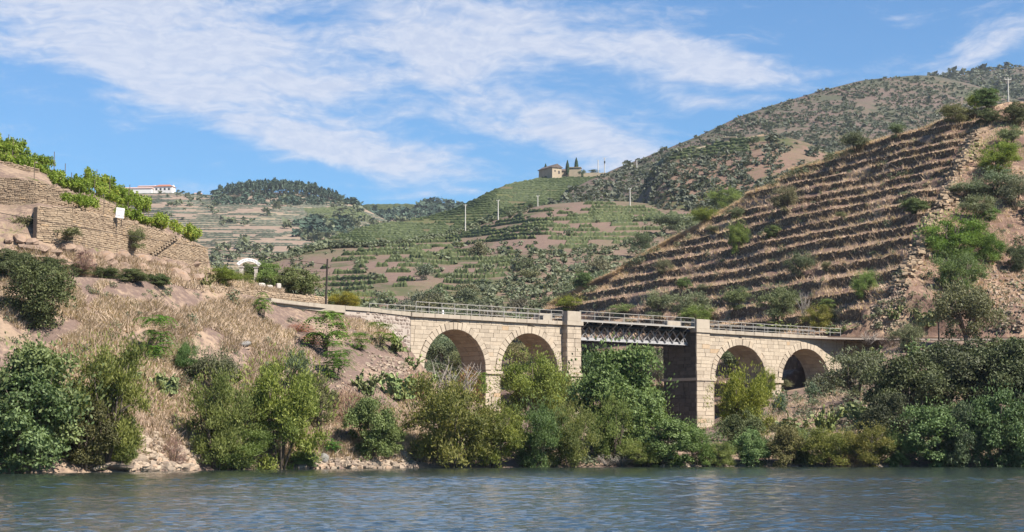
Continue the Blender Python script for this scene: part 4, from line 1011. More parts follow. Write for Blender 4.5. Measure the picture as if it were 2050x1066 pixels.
house('small stone hut on the crest of the earth knoll', 'hut', 1466, 288, 765, 4.5, 4, 2.4, .3, R(-10), M['housestone'], M['housestone'], windows=[(.6, .5, .8, 1.4, 'f')])
mb = MB(); a, b = bp(1395, 760), bp(1535, 766); a3, b3 = np.array([*a, z_of(303, 760)]), np.array([*b, z_of(275, 766)])
for i in range(12):
    p, q = a3 + (b3 - a3) * i / 12, a3 + (b3 - a3) * (i + 1) / 12; mb.bar(p, q, .8, 2.4 + .3 * random.random(), tone=random.random())
put('wall', mb.mesh('wall', M['housestone']), None, 'tan stone wall slanting up the crest of the earth knoll', 'wall')

# ================================================================== terrace walls of the right hill
def ordinal(n): return ['lowest', 'second', 'third', 'fourth', 'fifth', 'sixth', 'seventh', 'eighth', 'ninth', 'tenth', 'eleventh', 'twelfth', 'thirteenth', 'fourteenth', 'fifteenth', 'sixteenth', 'seventeenth', 'eighteenth', 'nineteenth', 'twentieth', 'twenty-first', 'twenty-second', 'twenty-third', 'twenty-fourth', 'twenty-fifth', 'topmost'][n]
WTOP = []
def terrace_walls():
    for n in range(1, NLEV):
        z = LEVZ[n]; zf = z - (z - LEVZ[n - 1]) * (1 - tread(n - 1)) - 0.3
        pxr = float(hill_right(z)) - random.uniform(0, 22)
        px = np.arange(900, pxr, 1.6); D = hill_D(px, z)
        ok = (D < hill_crest(px) - 1.0) & (D > hill_min(px) + 0.6)
        gate = fbm(px / 55.0, np.full_like(px, n * 7.3), 61, 3)             # tumbled lengths
        low = np.clip((gate - 0.12) / 0.10, 0, 1)
        hrel = 1.0 - 0.85 * low
        ok &= hrel > 0.3
        X = az_of(px) * D; nx = np.stack([X, D], 1); t = np.gradient(nx, axis=0); t /= np.linalg.norm(t, axis=1, keepdims=True) + 1e-9
        nr = np.stack([t[:, 1], -t[:, 0]], 1); nr *= np.sign((nr * -HU).sum(1, keepdims=True))       # downhill
        base = nx + nr * 0.12
        # runs
        runs = []; cur = []
        for i in range(len(px)):
            if ok[i]: cur.append(i)
            elif cur: runs.append(cur); cur = []
        if cur: runs.append(cur)
        runs = [r for r in runs if len(r) > 4]
        if not runs: continue
        V, fs, tn = [], [], []
        for run in runs:
            b0 = len(V); m = len(run)
            top = z + 0.06 + 0.22 * vnoise(px[run] / 2.2, np.full(m, n * 3.1), 5) - (1 - hrel[run]) * 1.2
            for j, i in enumerate(run):
                for kf in (0.0, 0.2, 0.42, 0.62, 0.82, 1.0):
                    zq = zf + (top[j] - zf) * kf; jt = 0.20 * (1 - kf) + 0.16 * (random.random() - .5)
                    V.append((base[i, 0] + nr[i, 0] * jt, base[i, 1] + nr[i, 1] * jt, zq + random.uniform(-.05, .05)))
                V.append((base[i, 0] - nr[i, 0] * .5, base[i, 1] - nr[i, 1] * .5, top[j] - .05))
                V.append((base[i, 0] - nr[i, 0] * .5, base[i, 1] - nr[i, 1] * .5, zf))
                if j % 2 == 0: WTOP.append((base[i, 0] - nr[i, 0] * .3, base[i, 1] - nr[i, 1] * .3, top[j]))
            for j in range(m - 1):
                for k in range(7):
                    fs.append((b0 + j * 8 + k, b0 + (j + 1) * 8 + k, b0 + (j + 1) * 8 + k + 1, b0 + j * 8 + k + 1)); tn.append(random.random())
            fs.append(tuple(b0 + k for k in range(7, -1, -1))); tn.append(.5); fs.append(tuple(b0 + (m - 1) * 8 + k for k in range(8))); tn.append(.5)
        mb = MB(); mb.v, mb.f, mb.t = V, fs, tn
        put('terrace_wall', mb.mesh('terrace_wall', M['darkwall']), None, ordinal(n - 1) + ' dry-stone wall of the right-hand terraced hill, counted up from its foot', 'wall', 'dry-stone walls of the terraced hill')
terrace_walls()
def edge_wall():
    r = put('boundary_wall', None, None, 'tumbled stone boundary wall climbing the right edge of the terraces', 'wall')
    st = []
    zs = np.arange(14.5, 46, 0.8); P = []
    for z in zs:
        px = float(hill_right(z)) + 4 + 5 * math.sin(z * .8); D = float(hill_D(np.array([px]), z)[0]); P.append(np.array([az_of(px) * D, D, z]))
    sm = MB()
    for i in range(1100):
        k = random.randrange(len(P) - 1); p = P[k] + (P[k + 1] - P[k]) * random.random() + np.array([random.gauss(.2, .55), random.gauss(-.1, .55), 0])
        p[2] = HILL.z_at(p[0], p[1]) + random.uniform(-.05, .75) * (vnoise(k * .4, 2.0, 9) < .7)
        s = random.uniform(.12, .32); a = random.uniform(0, 3.1); ex = np.array([math.cos(a), math.sin(a), random.uniform(-.2, .2)]); ey = np.array([-math.sin(a), math.cos(a), random.uniform(-.2, .2)])
        sm.prism([(-s * 1.3, -s), (s * 1.2, -s * .8), (s * 1.4, s * .7), (-s, s * .9)], p, ex, ey, np.cross(ex, ey), s * .5, -s * .5, s * .2, random.random())
    sm.build('fallen_stones', M['schist'], r, kind='stuff')
edge_wall()

# ================================================================== rocks
def rock_mesh(seed, n=8, flat=0.6):
    g = np.random.default_rng(seed); mb = MB(); rings = [(-.5, .62), (-.15, .95), (.2, 1.0), (.5, .6)]; V = []
    ph = g.uniform(0, 6.28, 6); am = g.uniform(.05, .2, 6)
    for z, r in rings:
        for k in range(n):
            a = 2 * math.pi * k / n; rr = r * (1 + sum(am[i] * math.cos((i + 1) * a + ph[i] + z) for i in range(4))) * .5 * g.uniform(.85, 1.15)
            V.append((rr * math.cos(a), rr * .75 * math.sin(a), z * flat + g.uniform(-.05, .05)))
    V += [(0, 0, -.55 * flat), (0.05, 0, .6 * flat)]
    fs = [(i * n + k, i * n + (k + 1) % n, (i + 1) * n + (k + 1) % n, (i + 1) * n + k) for i in range(3) for k in range(n)]
    fs += [(len(V) - 2, (k + 1) % n, k) for k in range(n)] + [(len(V) - 1, 3 * n + k, 3 * n + (k + 1) % n) for k in range(n)]
    b = MB(); b.add(V, fs); b.t = list(g.uniform(0, 1) * .6 + g.uniform(0, .4, len(fs))); return b
ROCKS = [rock_mesh(100 + i, 8, f).mesh('rock', M['rock']) for i, f in enumerate((.35, .4, .5, .55, .7, .3))]
GROCK = rock_mesh(131, 9, .75).mesh('boulder', M['greyrock'], True)
def rock(px, y, s, label, cat='rock', mesh=None, group=None, name='rock', sink=.15, flat=1.0, sheet=None):
    P = (sheet or BANK).at(px, y)
    return put(name, mesh or random.choice(ROCKS), None, label, cat, group, loc=P + EZ * s * (.25 - sink), rot=(random.uniform(-.25, .25), random.uniform(-.25, .25), random.uniform(0, 6.28)), scale=(s * random.uniform(.9, 1.4), s, s * flat * random.uniform(.8, 1.2)))
rock(651, 922, 0.95, 'large rounded grey boulder at the water line between the willows', 'boulder', GROCK, name='boulder')
rock(487, 692, 0.75, 'lone grey boulder on the dry grass slope', 'boulder', GROCK, name='boulder', flat=.8)
rock(497, 700, 0.35, 'small slab lying below the lone boulder on the grass slope', 'rock', flat=.4)
for px, y, s, l in ((205, 941, 1.4, 'flat dark slab at the water edge, left one of the pair'), (238, 940, 1.8, 'long flat dark slab at the water edge, right one of the pair')):
    o = rock(px, y, s, l, 'rock', ROCKS[5], flat=.6); o.color = (.5, .5, .5, 1)
GA, GB, GC = 'stones of the bank below the dry brown bush', 'stones along the shore between the willows', 'stones on the scree below the bridge abutment'
SMALL = MB()                                           # stones too small to pick apart
def small_stone(px, y, s, sheet=None):
    P = (sheet or BANK).at(px, y); a = random.uniform(0, 3.1); ex = np.array([math.cos(a), math.sin(a), random.uniform(-.3, .3)]); ey = np.array([-math.sin(a), math.cos(a), random.uniform(-.3, .3)])
    SMALL.prism([(-s * .6, -s * .5), (s * .6, -s * .4), (s * .7, s * .4), (-s * .5, s * .5)], P + EZ * s * .1, ex, ey, np.cross(ex, ey), s * .3, -s * .3, s * .12, random.random())
def spill(n_big, n_small, fx, fy, s0, s1, label, grp, flat=1.0, sheet=None, where=None):
    k = 0
    while k < n_big + n_small:
        px = fx(); y = fy(px)
        if where and not where(px, y): continue
        if k < n_big: rock(px, y, random.uniform(s0 + (s1 - s0) * .45, s1), label, 'rock', group=grp, flat=flat, sheet=sheet)
        else: small_stone(px, y, random.uniform(s0 * .7, s0 + (s1 - s0) * .4), sheet)
        k += 1
U = random.uniform
spill(62, 260, lambda: U(262, 395), lambda p: 866 + 76 * random.random() ** .6, .25, .95, 'angular pinkish stone on the bank below the dry brown bush', GA, where=lambda p, y: not (325 < p < 380 and y < 905))
spill(50, 300, lambda: U(596, 832), lambda p: U(914, 939), .2, .75, 'angular tan stone on the shore between the two big willows', GB)
spill(45, 260, lambda: U(735, 835), lambda p: 705 + (p - 735) * .25 + U(0, 60), .15, .55, 'grey slab of the scree slope left of the first arch', GC, .5)
spill(0, 300, lambda: U(600, 760), lambda p: 725 + (p - 600) * .5 + U(-25, 35), .1, .4, '', None)
spill(0, 500, lambda: U(1320, 1800), lambda p: U(925, 937), .2, .6, '', None)
GD = 'stones on the gully slope at right'
spill(25, 160, lambda: U(1975, 2050), lambda p: U(540, 665), .2, .75, 'grey stone on the bare gully slope at the right edge', GD, .6, HILL)
spill(0, 500, lambda: U(1745, 1815), lambda p: U(540, 660), .15, .5, '', None, 1, HILL)
put('loose_stones', SMALL.mesh('loose_stones', M['rock']), kind='stuff')
GE = 'rock outcrop blocks of the cutting below the vineyard wall'
PROCKS = [rock_mesh(160 + i, 8, f).mesh('rock', M['pinkrock']) for i, f in enumerate((.5, .6, .8))]
for i in range(60):
    px = random.uniform(10, 400); y = np.interp(px, [0, 140, 270, 411], [500, 520, 535, 556]) + random.uniform(-26, 16)
    o = rock(px, y, random.uniform(.6, 1.8), 'tilted pink rock slab of the cutting below the long vineyard wall', 'rock', random.choice(PROCKS), group=GE, flat=.6, sink=.25)
    o.rotation_euler = (random.uniform(.2, .8), random.uniform(-.3, .5), random.uniform(-.5, .3))

# ================================================================== plants
def leaves_from(C, A, Nn, L, Wd, tone):
    """diamond leaves: centre, long axis, normal, length, width"""
    A = A / (np.linalg.norm(A, axis=1, keepdims=True) + 1e-9); B = np.cross(Nn, A); B /= np.linalg.norm(B, axis=1, keepdims=True) + 1e-9
    L = np.broadcast_to(np.asarray(L, float), (len(C),))[:, None]; Wd = np.broadcast_to(np.asarray(Wd, float), (len(C),))[:, None]
    V = np.stack([C - A * L / 2, C + B * Wd / 2 + A * L * .05, C + A * L / 2, C - B * Wd / 2 + A * L * .05], 1).reshape(-1, 3)
    return V, np.arange(len(V)).reshape(-1, 4), tone
def rdir(g, n):
    d = g.normal(size=(n, 3)); return d / np.linalg.norm(d, axis=1, keepdims=True)
def crown_mesh(name, mat, seed, clumps, leaves, leaf, aspect=.45, up=0.0, droop=0.0, lo=.06, hull=(.36, .36, .38), cz=.5, cr=(.11, .19), stretch=1.0, shell=.55, spray=0.0, rag=0.10, upper=.68):
    """a crown one unit wide and high: leaves in the shells of many overlapping clumps"""
    g = np.random.default_rng(seed)
    d = rdir(g, clumps * 3); d[:, 2] = np.abs(d[:, 2]) * np.where(g.random(len(d)) < upper, 1, -1); d = d[:clumps]
    r = g.random(clumps) ** .4
    cc = d * r[:, None] * np.array(hull) + np.array([0, 0, cz]); cc[:, :2] += g.normal(0, .03, (clumps, 2))
    rad = g.uniform(*cr, clumps); ctone = g.uniform(0, 1, clumps)
    per = np.maximum(6, (leaves * rad ** 2 / (rad ** 2).sum()).astype(int))
    Cs, As, Ns, Ts = [], [], [], []
    for i in range(clumps):
        n = per[i]; q = rdir(g, n); q[:, 2] = np.where(q[:, 2] < -.3, -q[:, 2], q[:, 2])
        rr = rad[i] * (shell + (1 - shell) * g.random(n)) * (1 + rag * g.normal(size=n))
        p = cc[i] + q * rr[:, None] * np.array([1, 1, stretch])
        a = rdir(g, n) * .8 + q * .5 + np.array([0, 0, up - droop]); nn = q * .7 + rdir(g, n) * .7 + np.array([0, 0, .25])
        Cs.append(p); As.append(a); Ns.append(nn); Ts.append(np.clip(ctone[i] * .5 + g.random(n) * .5 + .0, 0, 1))
    C, A, Nn, T = map(np.concatenate, (Cs, As, Ns, Ts))
    if spray:
        m = int(spray); q = rdir(g, m); q[:, 2] = np.abs(q[:, 2]) * .9 + .05
        k = g.uniform(1.0, 1.22, m); C2 = q * np.array(hull) * k[:, None] * 1.25 + np.array([0, 0, cz])
        C = np.concatenate([C, C2]); A = np.concatenate([A, q + [0, 0, .8]]); Nn = np.concatenate([Nn, rdir(g, m)]); T = np.concatenate([T, g.uniform(.4, 1, m)])
    keep = C[:, 2] > lo * .3; C, A, Nn, T = C[keep], A[keep], Nn[keep], T[keep]
    V, Fq, T = leaves_from(C, A, Nn, leaf * g.uniform(.7, 1.35, len(C)), leaf * aspect * g.uniform(.8, 1.2, len(C)), T)
    q0, q1 = np.quantile(V, .004, 0), np.quantile(V, .996, 0); V[:, :2] = (V[:, :2] - (q0[:2] + q1[:2]) / 2) / (q1[:2] - q0[:2]); V[:, 2] = lo + (V[:, 2] - q0[2]) / (q1[2] - q0[2]) * (1 - lo)
    return mesh_np(name, V, Fq, mat, T)
def stems_mesh(name, seed, n=5, h=.75, r=.018, spread=.3, mat=None, split=3):
    g = random.Random(seed); mb = MB()
    for i in range(n):
        a = g.uniform(0, 6.28); b = g.uniform(.3, 1) * spread; p0 = np.array([math.cos(a) * .03, math.sin(a) * .03, -.06]); p2 = np.array([math.cos(a) * b, math.sin(a) * b, h * g.uniform(.75, 1.05)])
        p1 = (p0 + p2) / 2 + np.array([g.uniform(-.05, .05), g.uniform(-.05, .05), .05]); mb.tube([p0, p1, p2], [r, r * .7, r * .25], 6)
        for k in range(split):
            t = g.uniform(.35, .8); s = p0 + (p2 - p0) * t; e = s + np.array([g.uniform(-.22, .22), g.uniform(-.22, .22), g.uniform(.08, .25)]); mb.tube([s, (s + e) / 2 + EZ * .02, e], [r * .5, r * .35, r * .12], 5)
    return mb.mesh(name, mat or M['bark'], True)
def tree_trunk_mesh(name, seed, fork=.28, r=.04, h=.8):
    g = random.Random(seed); mb = MB(); top = np.array([g.uniform(-.04, .04), g.uniform(-.04, .04), fork]); mb.tube([(0, 0, -.06), (g.uniform(-.02, .02), 0, fork * .5), top], [r * 1.3, r, r * .9], 8)
    for i in range(6):
        a = i * 1.05 + g.uniform(-.3, .3); e = np.array([math.cos(a) * .32, math.sin(a) * .32, h * g.uniform(.7, 1.05)]); m = top + (e - top) * .5 + np.array([0, 0, .03]); mb.tube([top - EZ * .02, m, e], [r * .65, r * .42, r * .12], 6)
        for k in range(4):
            s = top + (e - top) * g.uniform(.35, .9); f = s + np.array([g.uniform(-.18, .18), g.uniform(-.18, .18), g.uniform(.02, .2)]); mb.tube([s, (s + f) / 2, f], [r * .3, r * .2, r * .06], 5)
    return mb.mesh(name, M['bark'], True)
def frond_mesh(name, mat, seed, fronds=70, tiers=3, leaf=.05, n=11, bushy=0.0):
    """compound leaves: each frond is a drooping rib with leaflets on both sides"""
    g = np.random.default_rng(seed); C, A, Nn, T = [], [], [], []
    tips = [np.array([g.uniform(-.26, .26), g.uniform(-.2, .2), g.uniform(.35 if not bushy else .15, .85)]) for _ in range(tiers * 3)]
    for i in range(fronds):
        o = tips[i % len(tips)]; a = g.uniform(0, 6.28); L = g.uniform(.2, .34); tn = g.random()
        for k in range(n):
            t = (k + .5) / n; c = o + np.array([math.cos(a) * L * t, math.sin(a) * L * t, .14 * t - .26 * t * t]); dr = np.array([math.cos(a), math.sin(a), .14 - .52 * t])
            side = np.array([-math.sin(a), math.cos(a), 0])
            for s in (-1, 1):
                C.append(c + side * s * leaf * .45); A.append(side * s + dr * .35 - EZ * .25); Nn.append(EZ + g.normal(0, .35, 3)); T.append(tn * .6 + g.random() * .4)
    V, Fq, T = leaves_from(np.array(C), np.array(A), np.array(Nn), leaf * 1.25, leaf * .42, np.array(T))
    q0, q1 = V.min(0), V.max(0); V[:, :2] = (V[:, :2] - (q0[:2] + q1[:2]) / 2) / (q1[:2] - q0[:2]); lo = .04 if bushy else .22; V[:, 2] = lo + (V[:, 2] - q0[2]) / (q1[2] - q0[2]) * (1 - lo)
    return mesh_np(name, V, Fq, mat, T)
def cactus_mesh(name, seed, n=150):
    g = np.random.default_rng(seed); mb = MB(); pads = []
    for i in range(n):
        if i < 14 or g.random() < .12: o = np.array([g.uniform(-.24, .24), g.uniform(-.2, .2), 0.0]); d = np.array([g.normal(0, .25), g.normal(0, .25), 1])
        else:
            o, d0 = pads[g.integers(len(pads))]
            if o[2] > .85: continue
            d = d0 + g.normal(0, .45, 3); d[2] = abs(d[2]) + .2
        d = d / np.linalg.norm(d); L = g.uniform(.10, .16); w = L * .36; nn = np.cross(d, rdir(g, 1)[0]); nn /= np.linalg.norm(nn); s = np.cross(d, nn); P = []
        for k in range(7):
            a = 2 * math.pi * k / 7; P.append((w * math.sin(a) * (1 + .15 * -math.cos(a)), L * .5 - L * .5 * math.cos(a)))
        mb.prism(P[::-1], o, s, d, np.cross(s, d), .010, -.010, .012, np.clip(g.random() * .7 + o[2] * .3, 0, 1)); pads.append((o + d * L * .92, d))
    V = np.array(mb.v); q0, q1 = V.min(0), V.max(0); V[:, :2] = (V[:, :2] - (q0[:2] + q1[:2]) / 2) / (q1[:2] - q0[:2]); V[:, 2] = V[:, 2] / q1[2]; mb.v = [tuple(v) for v in V]
    return mb.mesh(name, M['l_cactus'])
def twig_mesh(name, seed, n=500, mat=None, leaf=.10, w=.05):
    g = np.random.default_rng(seed); q = rdir(g, n); q[:, 2] = np.abs(q[:, 2]); C = q * (g.random(n) ** .45)[:, None] * np.array([.46, .46, .9]); A = q + np.array([0, 0, .35]) + g.normal(0, .3, (n, 3))
    V, Fq, T = leaves_from(C, A, rdir(g, n), leaf * g.uniform(.7, 1.6, n), leaf * w * 2, g.random(n)); V[:, 2] = np.maximum(V[:, 2], -.02)
    return mesh_np(name, V, Fq, mat or M['l_dry'], T)
def branches_mesh(name, seed, n=16, mat=None, rise=1.0):
    g = random.Random(seed); mb = MB()
    for i in range(n):
        a = g.uniform(0, 6.28); L = g.uniform(.35, .6); p0 = np.array([g.uniform(-.1, .1), g.uniform(-.1, .1), -.03]); p2 = p0 + np.array([math.cos(a) * L * .8, math.sin(a) * L * .8, g.uniform(.35, .95) * rise]); p1 = (p0 + p2) / 2 + np.array([g.uniform(-.08, .08), g.uniform(-.08, .08), .05]); mb.tube([p0, p1, p2], [.016, .011, .004], 5)
        for k in range(5):
            t = g.uniform(.3, .95); s = p0 + (p2 - p0) * t; e = s + np.array([g.uniform(-.2, .2), g.uniform(-.2, .2), g.uniform(0, .28) * rise]); mb.tube([s, e], [.007, .002], 4)
    return mb.mesh(name, mat or M['deadwood'], True)

K = {}
def kind(k, n, crown, stem): K[k] = [(crown(i), stem(i)) for i in range(n)]
kind('willow', 3, lambda i: crown_mesh('crown', M['l_willow'], 200 + i, 58, 19000, .034, .32, up=.6, hull=(.38, .38, .44), cr=(.055, .15), stretch=1.25, spray=700, rag=.26, shell=.45, upper=.52, cz=.48, lo=.0), lambda i: stems_mesh('stems', 20 + i, 7, .8, .014, .3))
kind('broad', 3, lambda i: crown_mesh('crown', M['l_broad'], 230 + i, 56, 17000, .030, .6, droop=.3, cr=(.06, .15), spray=250, rag=.14, upper=.56, lo=.02), lambda i: stems_mesh('stems', 40 + i, 5, .75, .02, .26))
kind('dense', 3, lambda i: crown_mesh('crown', M['l_dense'], 260 + i, 60, 17000, .027, .55, cr=(.06, .14), shell=.7, spray=150, upper=.58, lo=.02), lambda i: stems_mesh('stems', 60 + i, 4, .7, .022, .22))
kind('olive', 3, lambda i: crown_mesh('crown', M['l_olive'], 290 + i, 36, 8000, .042, .35, up=.3, cr=(.10, .17), spray=300, rag=.2), lambda i: stems_mesh('stems', 80 + i, 4, .75, .02, .26))
kind('bigtree', 1, lambda i: crown_mesh('crown', M['l_olive'], 320 + i, 46, 9000, .036, .40, up=.1, hull=(.38, .36, .33), cz=.6, cr=(.08, .14), lo=.2, spray=300, rag=.22), lambda i: tree_trunk_mesh('trunk', 7, .25, .035, .85))
kind('small', 4, lambda i: crown_mesh('crown', M['l_scrub'], 330 + i, 16, 1300, .085, .45, up=.3, cr=(.14, .24), spray=60, rag=.2), lambda i: stems_mesh('stems', 90 + i, 3, .7, .02, .2, split=1))
kind('ail', 3, lambda i: frond_mesh('crown', M['l_ail'], 350 + i, 80, 3, .05), lambda i: stems_mesh('stems', 95 + i, 4, .7, .016, .22))
kind('ailbush', 3, lambda i: frond_mesh('crown', M['l_ail'], 360 + i, 170, 9, .048, bushy=1), lambda i: stems_mesh('stems', 98 + i, 4, .6, .016, .22))
kind('cactus', 4, lambda i: cactus_mesh('pads', 370 + i), lambda i: None)
kind('dry', 3, lambda i: twig_mesh('twigs', 380 + i, 1500), lambda i: stems_mesh('stems', 99 + i, 6, .6, .012, .3))
kind('bare', 3, lambda i: branches_mesh('branches', 390 + i, 18), lambda i: None)
kind('dome', 1, lambda i: crown_mesh('crown', M['l_dense'], 420, 64, 14000, .026, .6, hull=(.36, .36, .36), cr=(.10, .16), shell=.75, upper=.6, lo=.0, cz=.46), lambda i: stems_mesh('stems', 61, 4, .6, .02, .2))
CNT = {}
def plant(k, px, yb, wpx, hpx, label, cat='shrub', tint=(1, 1, 1), D=None, sheet=None, name=None, group=None, dep=.85, var=None, single=False, rot=None):
    sh = sheet or BANK
    P = sh.at(px, yb) if D is None else np.array([*bp(px, D), z_of(yb, D)])
    s = P[1] / F; w, h = wpx * s, hpx * s
    i = CNT[k] = CNT.get(k, -1) + 1
    cm, sm = K[k][(i if var is None else var) % len(K[k])]
    nm = name or {'cactus': 'prickly_pear', 'bare': 'dead_shrub', 'bigtree': 'tree'}.get(k, 'tree' if cat == 'tree' else 'shrub')
    sc3 = (w, w * dep, h); rt = (random.uniform(-.5, .5) + (i % 4) * 1.57) if rot is None else rot
    if (i % 4) % 2 == 1 and rot is None: sc3 = (w * dep, w, h)
    tj = tuple(np.clip(np.array(tint) * (1 + rng.normal(0, .05, 3)), 0, 3))
    if sm is None or single: return put(nm, cm, None, label, cat, group, loc=P, rot=rt, scale=sc3, color=tj)
    r = put(nm, None, None, label, cat, group, loc=P, rot=rt, scale=sc3)
    put(cm.name.split('.')[0], cm, r, color=tj); put(sm.name.split('.')[0], sm, r)
    return r

YG, BG, OL, GY, DK = (1.25, 1.12, .8), (1.0, 1.02, .92), (1.1, 1.0, .8), (1.15, 1.15, 1.3), (.7, .75, .75)
# ---- left bank, from the left edge along the water
plant('broad', 40, 946, 230, 205, 'big blue-green broadleaf tree hanging over the water at the left edge', 'tree', BG)
plant('broad', 66, 925, 215, 232, 'tall olive-green tree behind the blue-green one at the left edge', 'tree', (1.15, 1.1, .95))
plant('willow', 215, 930, 190, 250, 'airy yellow-green tree with brown lower leaves, right of the blue-green tree', 'tree', (1.12, .98, .75))
plant('dense', 175, 940, 130, 150, 'dark brownish shrub under the airy yellow-green tree', 'shrub', (1.05, .75, .6))
plant('willow', 245, 938, 80, 75, 'low light olive shrub at the water left of the stone bank', 'shrub', (1.15, 1.1, .9))
plant('dome', 74, 655, 150, 138, 'round dark evergreen bush alone on the dry slope below the vineyard wall', 'bush', (.85, .88, .72))
plant('dense', 12, 560, 90, 60, 'dark creeper bush at the left edge above the round evergreen', 'bush')
plant('ailbush', 309, 722, 96, 92, 'bright green bush with bare stems in the middle of the left slope', 'bush', (.9, .9, .9))
plant('willow', 378, 760, 58, 78, 'feathery mid-green shrub right of the bright green bush', 'shrub', (.85, 1.0, .95))
plant('olive', 432, 800, 98, 102, 'dark olive shrub with shaded foot above the pair of willows', 'shrub', (.75, .75, .6))
plant('willow', 435, 938, 140, 190, 'light olive willow, left one of the pair between the stone banks', 'tree', (1.05, 1.0, .9))
plant('willow', 562, 938, 190, 220, 'broad feathery willow, right one of the pair between the stone banks', 'tree', YG)
plant('willow', 470, 940, 150, 90, 'low olive willow growth at the foot of the pair of willows', 'shrub', (.95, .95, .9))
plant('olive', 588, 790, 70, 95, 'slim grey-green shrub above the feathery willow', 'shrub', (.8, .9, .75))
plant('dense', 640, 860, 70, 110, 'dark shrub right of the feathery willow', 'shrub', (1.1, 1.1, .9))
plant('ail', 655, 716, 118, 92, 'tall fern-leaved tree of heaven on the dry slope, upper of two', 'tree')
plant('ailbush', 672, 762, 92, 78, 'dense bright fern-leaved bush below the tree of heaven', 'bush', (.9, 1.0, 1.0))
plant('ail', 527, 640, 56, 54, 'young fern-leaved shrub beside the track embankment top', 'shrub')
plant('ailbush', 665, 642, 52, 20, 'small fern-leaved tuft under the telegraph pole', 'shrub')
plant('ail', 765, 700, 70, 55, 'light green fern-leaved shrub below the rubble retaining wall', 'shrub', (1.1, 1.05, 1.0))
plant('ailbush', 720, 702, 52, 36, 'small fern-leaved bush between the tree of heaven and the rubble wall', 'shrub')
plant('broad', 745, 922, 100, 125, 'blue-green upright shrub at the shore between the stones', 'shrub', (1.12, 1.1, .9))
plant('broad', 775, 915, 80, 70, 'light green low shrub at the shore right of the blue-green one', 'shrub', (1.2, 1.2, .9))
plant('ailbush', 668, 912, 52, 36, 'small vivid green bush above the rounded grey boulder', 'bush', (.7, .95, 1.0))
plant('broad', 612, 935, 60, 30, 'low light green plants at the water left of the boulder', 'shrub', (1.5, 1.5, 1.3))
plant('willow', 905, 940, 215, 185, 'largest olive willow at the shore below the first arch', 'tree', (1.12, 1.02, .8))
plant('willow', 990, 940, 130, 125, 'yellow-green willow at the shore below the first bridge pier', 'tree', YG)
plant('willow', 1075, 940, 110, 135, 'blue-green feathery willow at the shore below the second arch', 'tree', (.78, 1.0, 1.0))
plant('willow', 1142, 940, 110, 130, 'light olive willow at the shore below the left bridge pillar', 'tree', (1.1, 1.08, .95))
plant('willow', 1068, 850, 150, 140, 'yellow-green bush in front of the second arch and left pillar', 'tree', (1.2, 1.05, .65), D=165)
plant('willow', 1125, 850, 90, 110, 'pale olive bush at the foot of the left bridge pillar', 'shrub', (1.1, 1.1, 1.0), D=168)
plant('broad', 1235, 905, 175, 208, 'dark green broadleaf tree standing under the iron span', 'tree', (1.0, 1.05, .82))
plant('broad', 1290, 880, 90, 110, 'bright broadleaf shrub leaning right under the iron span', 'tree', (1.2, 1.25, .8))
plant('broad', 1180, 790, 80, 90, 'deep green shrub behind the left bridge pillar', 'shrub', (.75, .95, .9), D=186)
plant('willow', 1225, 925, 110, 140, 'olive shrub in front of the dark broadleaf tree', 'shrub', (1.0, 1.0, .85))
plant('broad', 1330, 935, 140, 95, 'bright green thicket left of the right pillar foot at the water', 'shrub', (1.15, 1.2, .85))
plant('willow', 1290, 938, 90, 55, 'light yellow-green low growth at the water under the iron span', 'shrub', (1.25, 1.2, .9))
plant('willow', 1395, 934, 90, 88, 'olive shrub at the water before the right pillar foot', 'shrub', (.9, .95, .9))
plant('willow', 1440, 936, 70, 50, 'pale shrub at the water right of the pillar foot', 'shrub', (1.25, 1.2, 1.0))
plant('willow', 1487, 885, 124, 148, 'yellow-green rounded tree in front of the third arch', 'tree', (1.22, 1.2, .62))
plant('willow', 1535, 800, 40, 60, 'yellow-green side shoot of growth beside the rounded tree', 'shrub', (1.2, 1.2, .6))
plant('dense', 1480, 905, 100, 80, 'dark green shrub below the yellow-green rounded tree', 'shrub', (1.2, 1.2, 1.0))
plant('broad', 1505, 936, 76, 74, 'vivid blue-green shrub at the water below the third arch', 'shrub', (1.2, 1.3, 1.15))
plant('dense', 1570, 936, 96, 84, 'dark olive shrub at the water between vivid green and brown ones', 'shrub', (1.3, 1.2, .9))
plant('broad', 1600, 930, 36, 70, 'narrow light green sapling in the dark olive shrub', 'shrub', (1.3, 1.35, 1.2))
plant('willow', 1655, 936, 120, 78, 'brownish olive heath shrub at the water, left of two', 'shrub', (1.15, .9, .7))
plant('willow', 1735, 936, 110, 85, 'grey-brown heath shrub at the water, right of two', 'shrub', (1.2, .92, .85))
plant('dry', 1700, 936, 90, 45, 'purplish dry brush at the water line among the heath shrubs', 'shrub')
# ---- right bank
plant('olive', 1712, 805, 125, 105, 'grey-green feathery shrub hiding the right end of the bridge', 'shrub', (.8, .8, .72))
plant('olive', 1775, 815, 110, 95, 'darker grey-green shrub right of the one at the bridge end', 'shrub', (.65, .68, .62))
plant('dense', 1830, 860, 190, 150, 'dark holm oak, leftmost of the mass on the right bank', 'tree', (.76, .76, .68))
plant('dense', 1935, 850, 200, 165, 'dark holm oak in the middle of the mass on the right bank', 'tree', (.74, .74, .68))
plant('dense', 2035, 850, 190, 170, 'dark holm oak at the right edge of the picture', 'tree', (.7, .72, .64))
plant('dense', 1885, 770, 170, 85, 'flat-topped holm oak behind the dark mass on the right bank', 'tree', (.72, .72, .64))
plant('dense', 2010, 770, 150, 90, 'holm oak crown behind the mass near the right edge', 'tree', (.7, .72, .64))
plant('dense', 1775, 900, 120, 110, 'shaded low oak at the left foot of the dark mass', 'tree', (.65, .7, .7))
plant('broad', 1862, 936, 128, 122, 'light green alder at the water before the dark oaks', 'tree', (1.0, 1.1, .95))
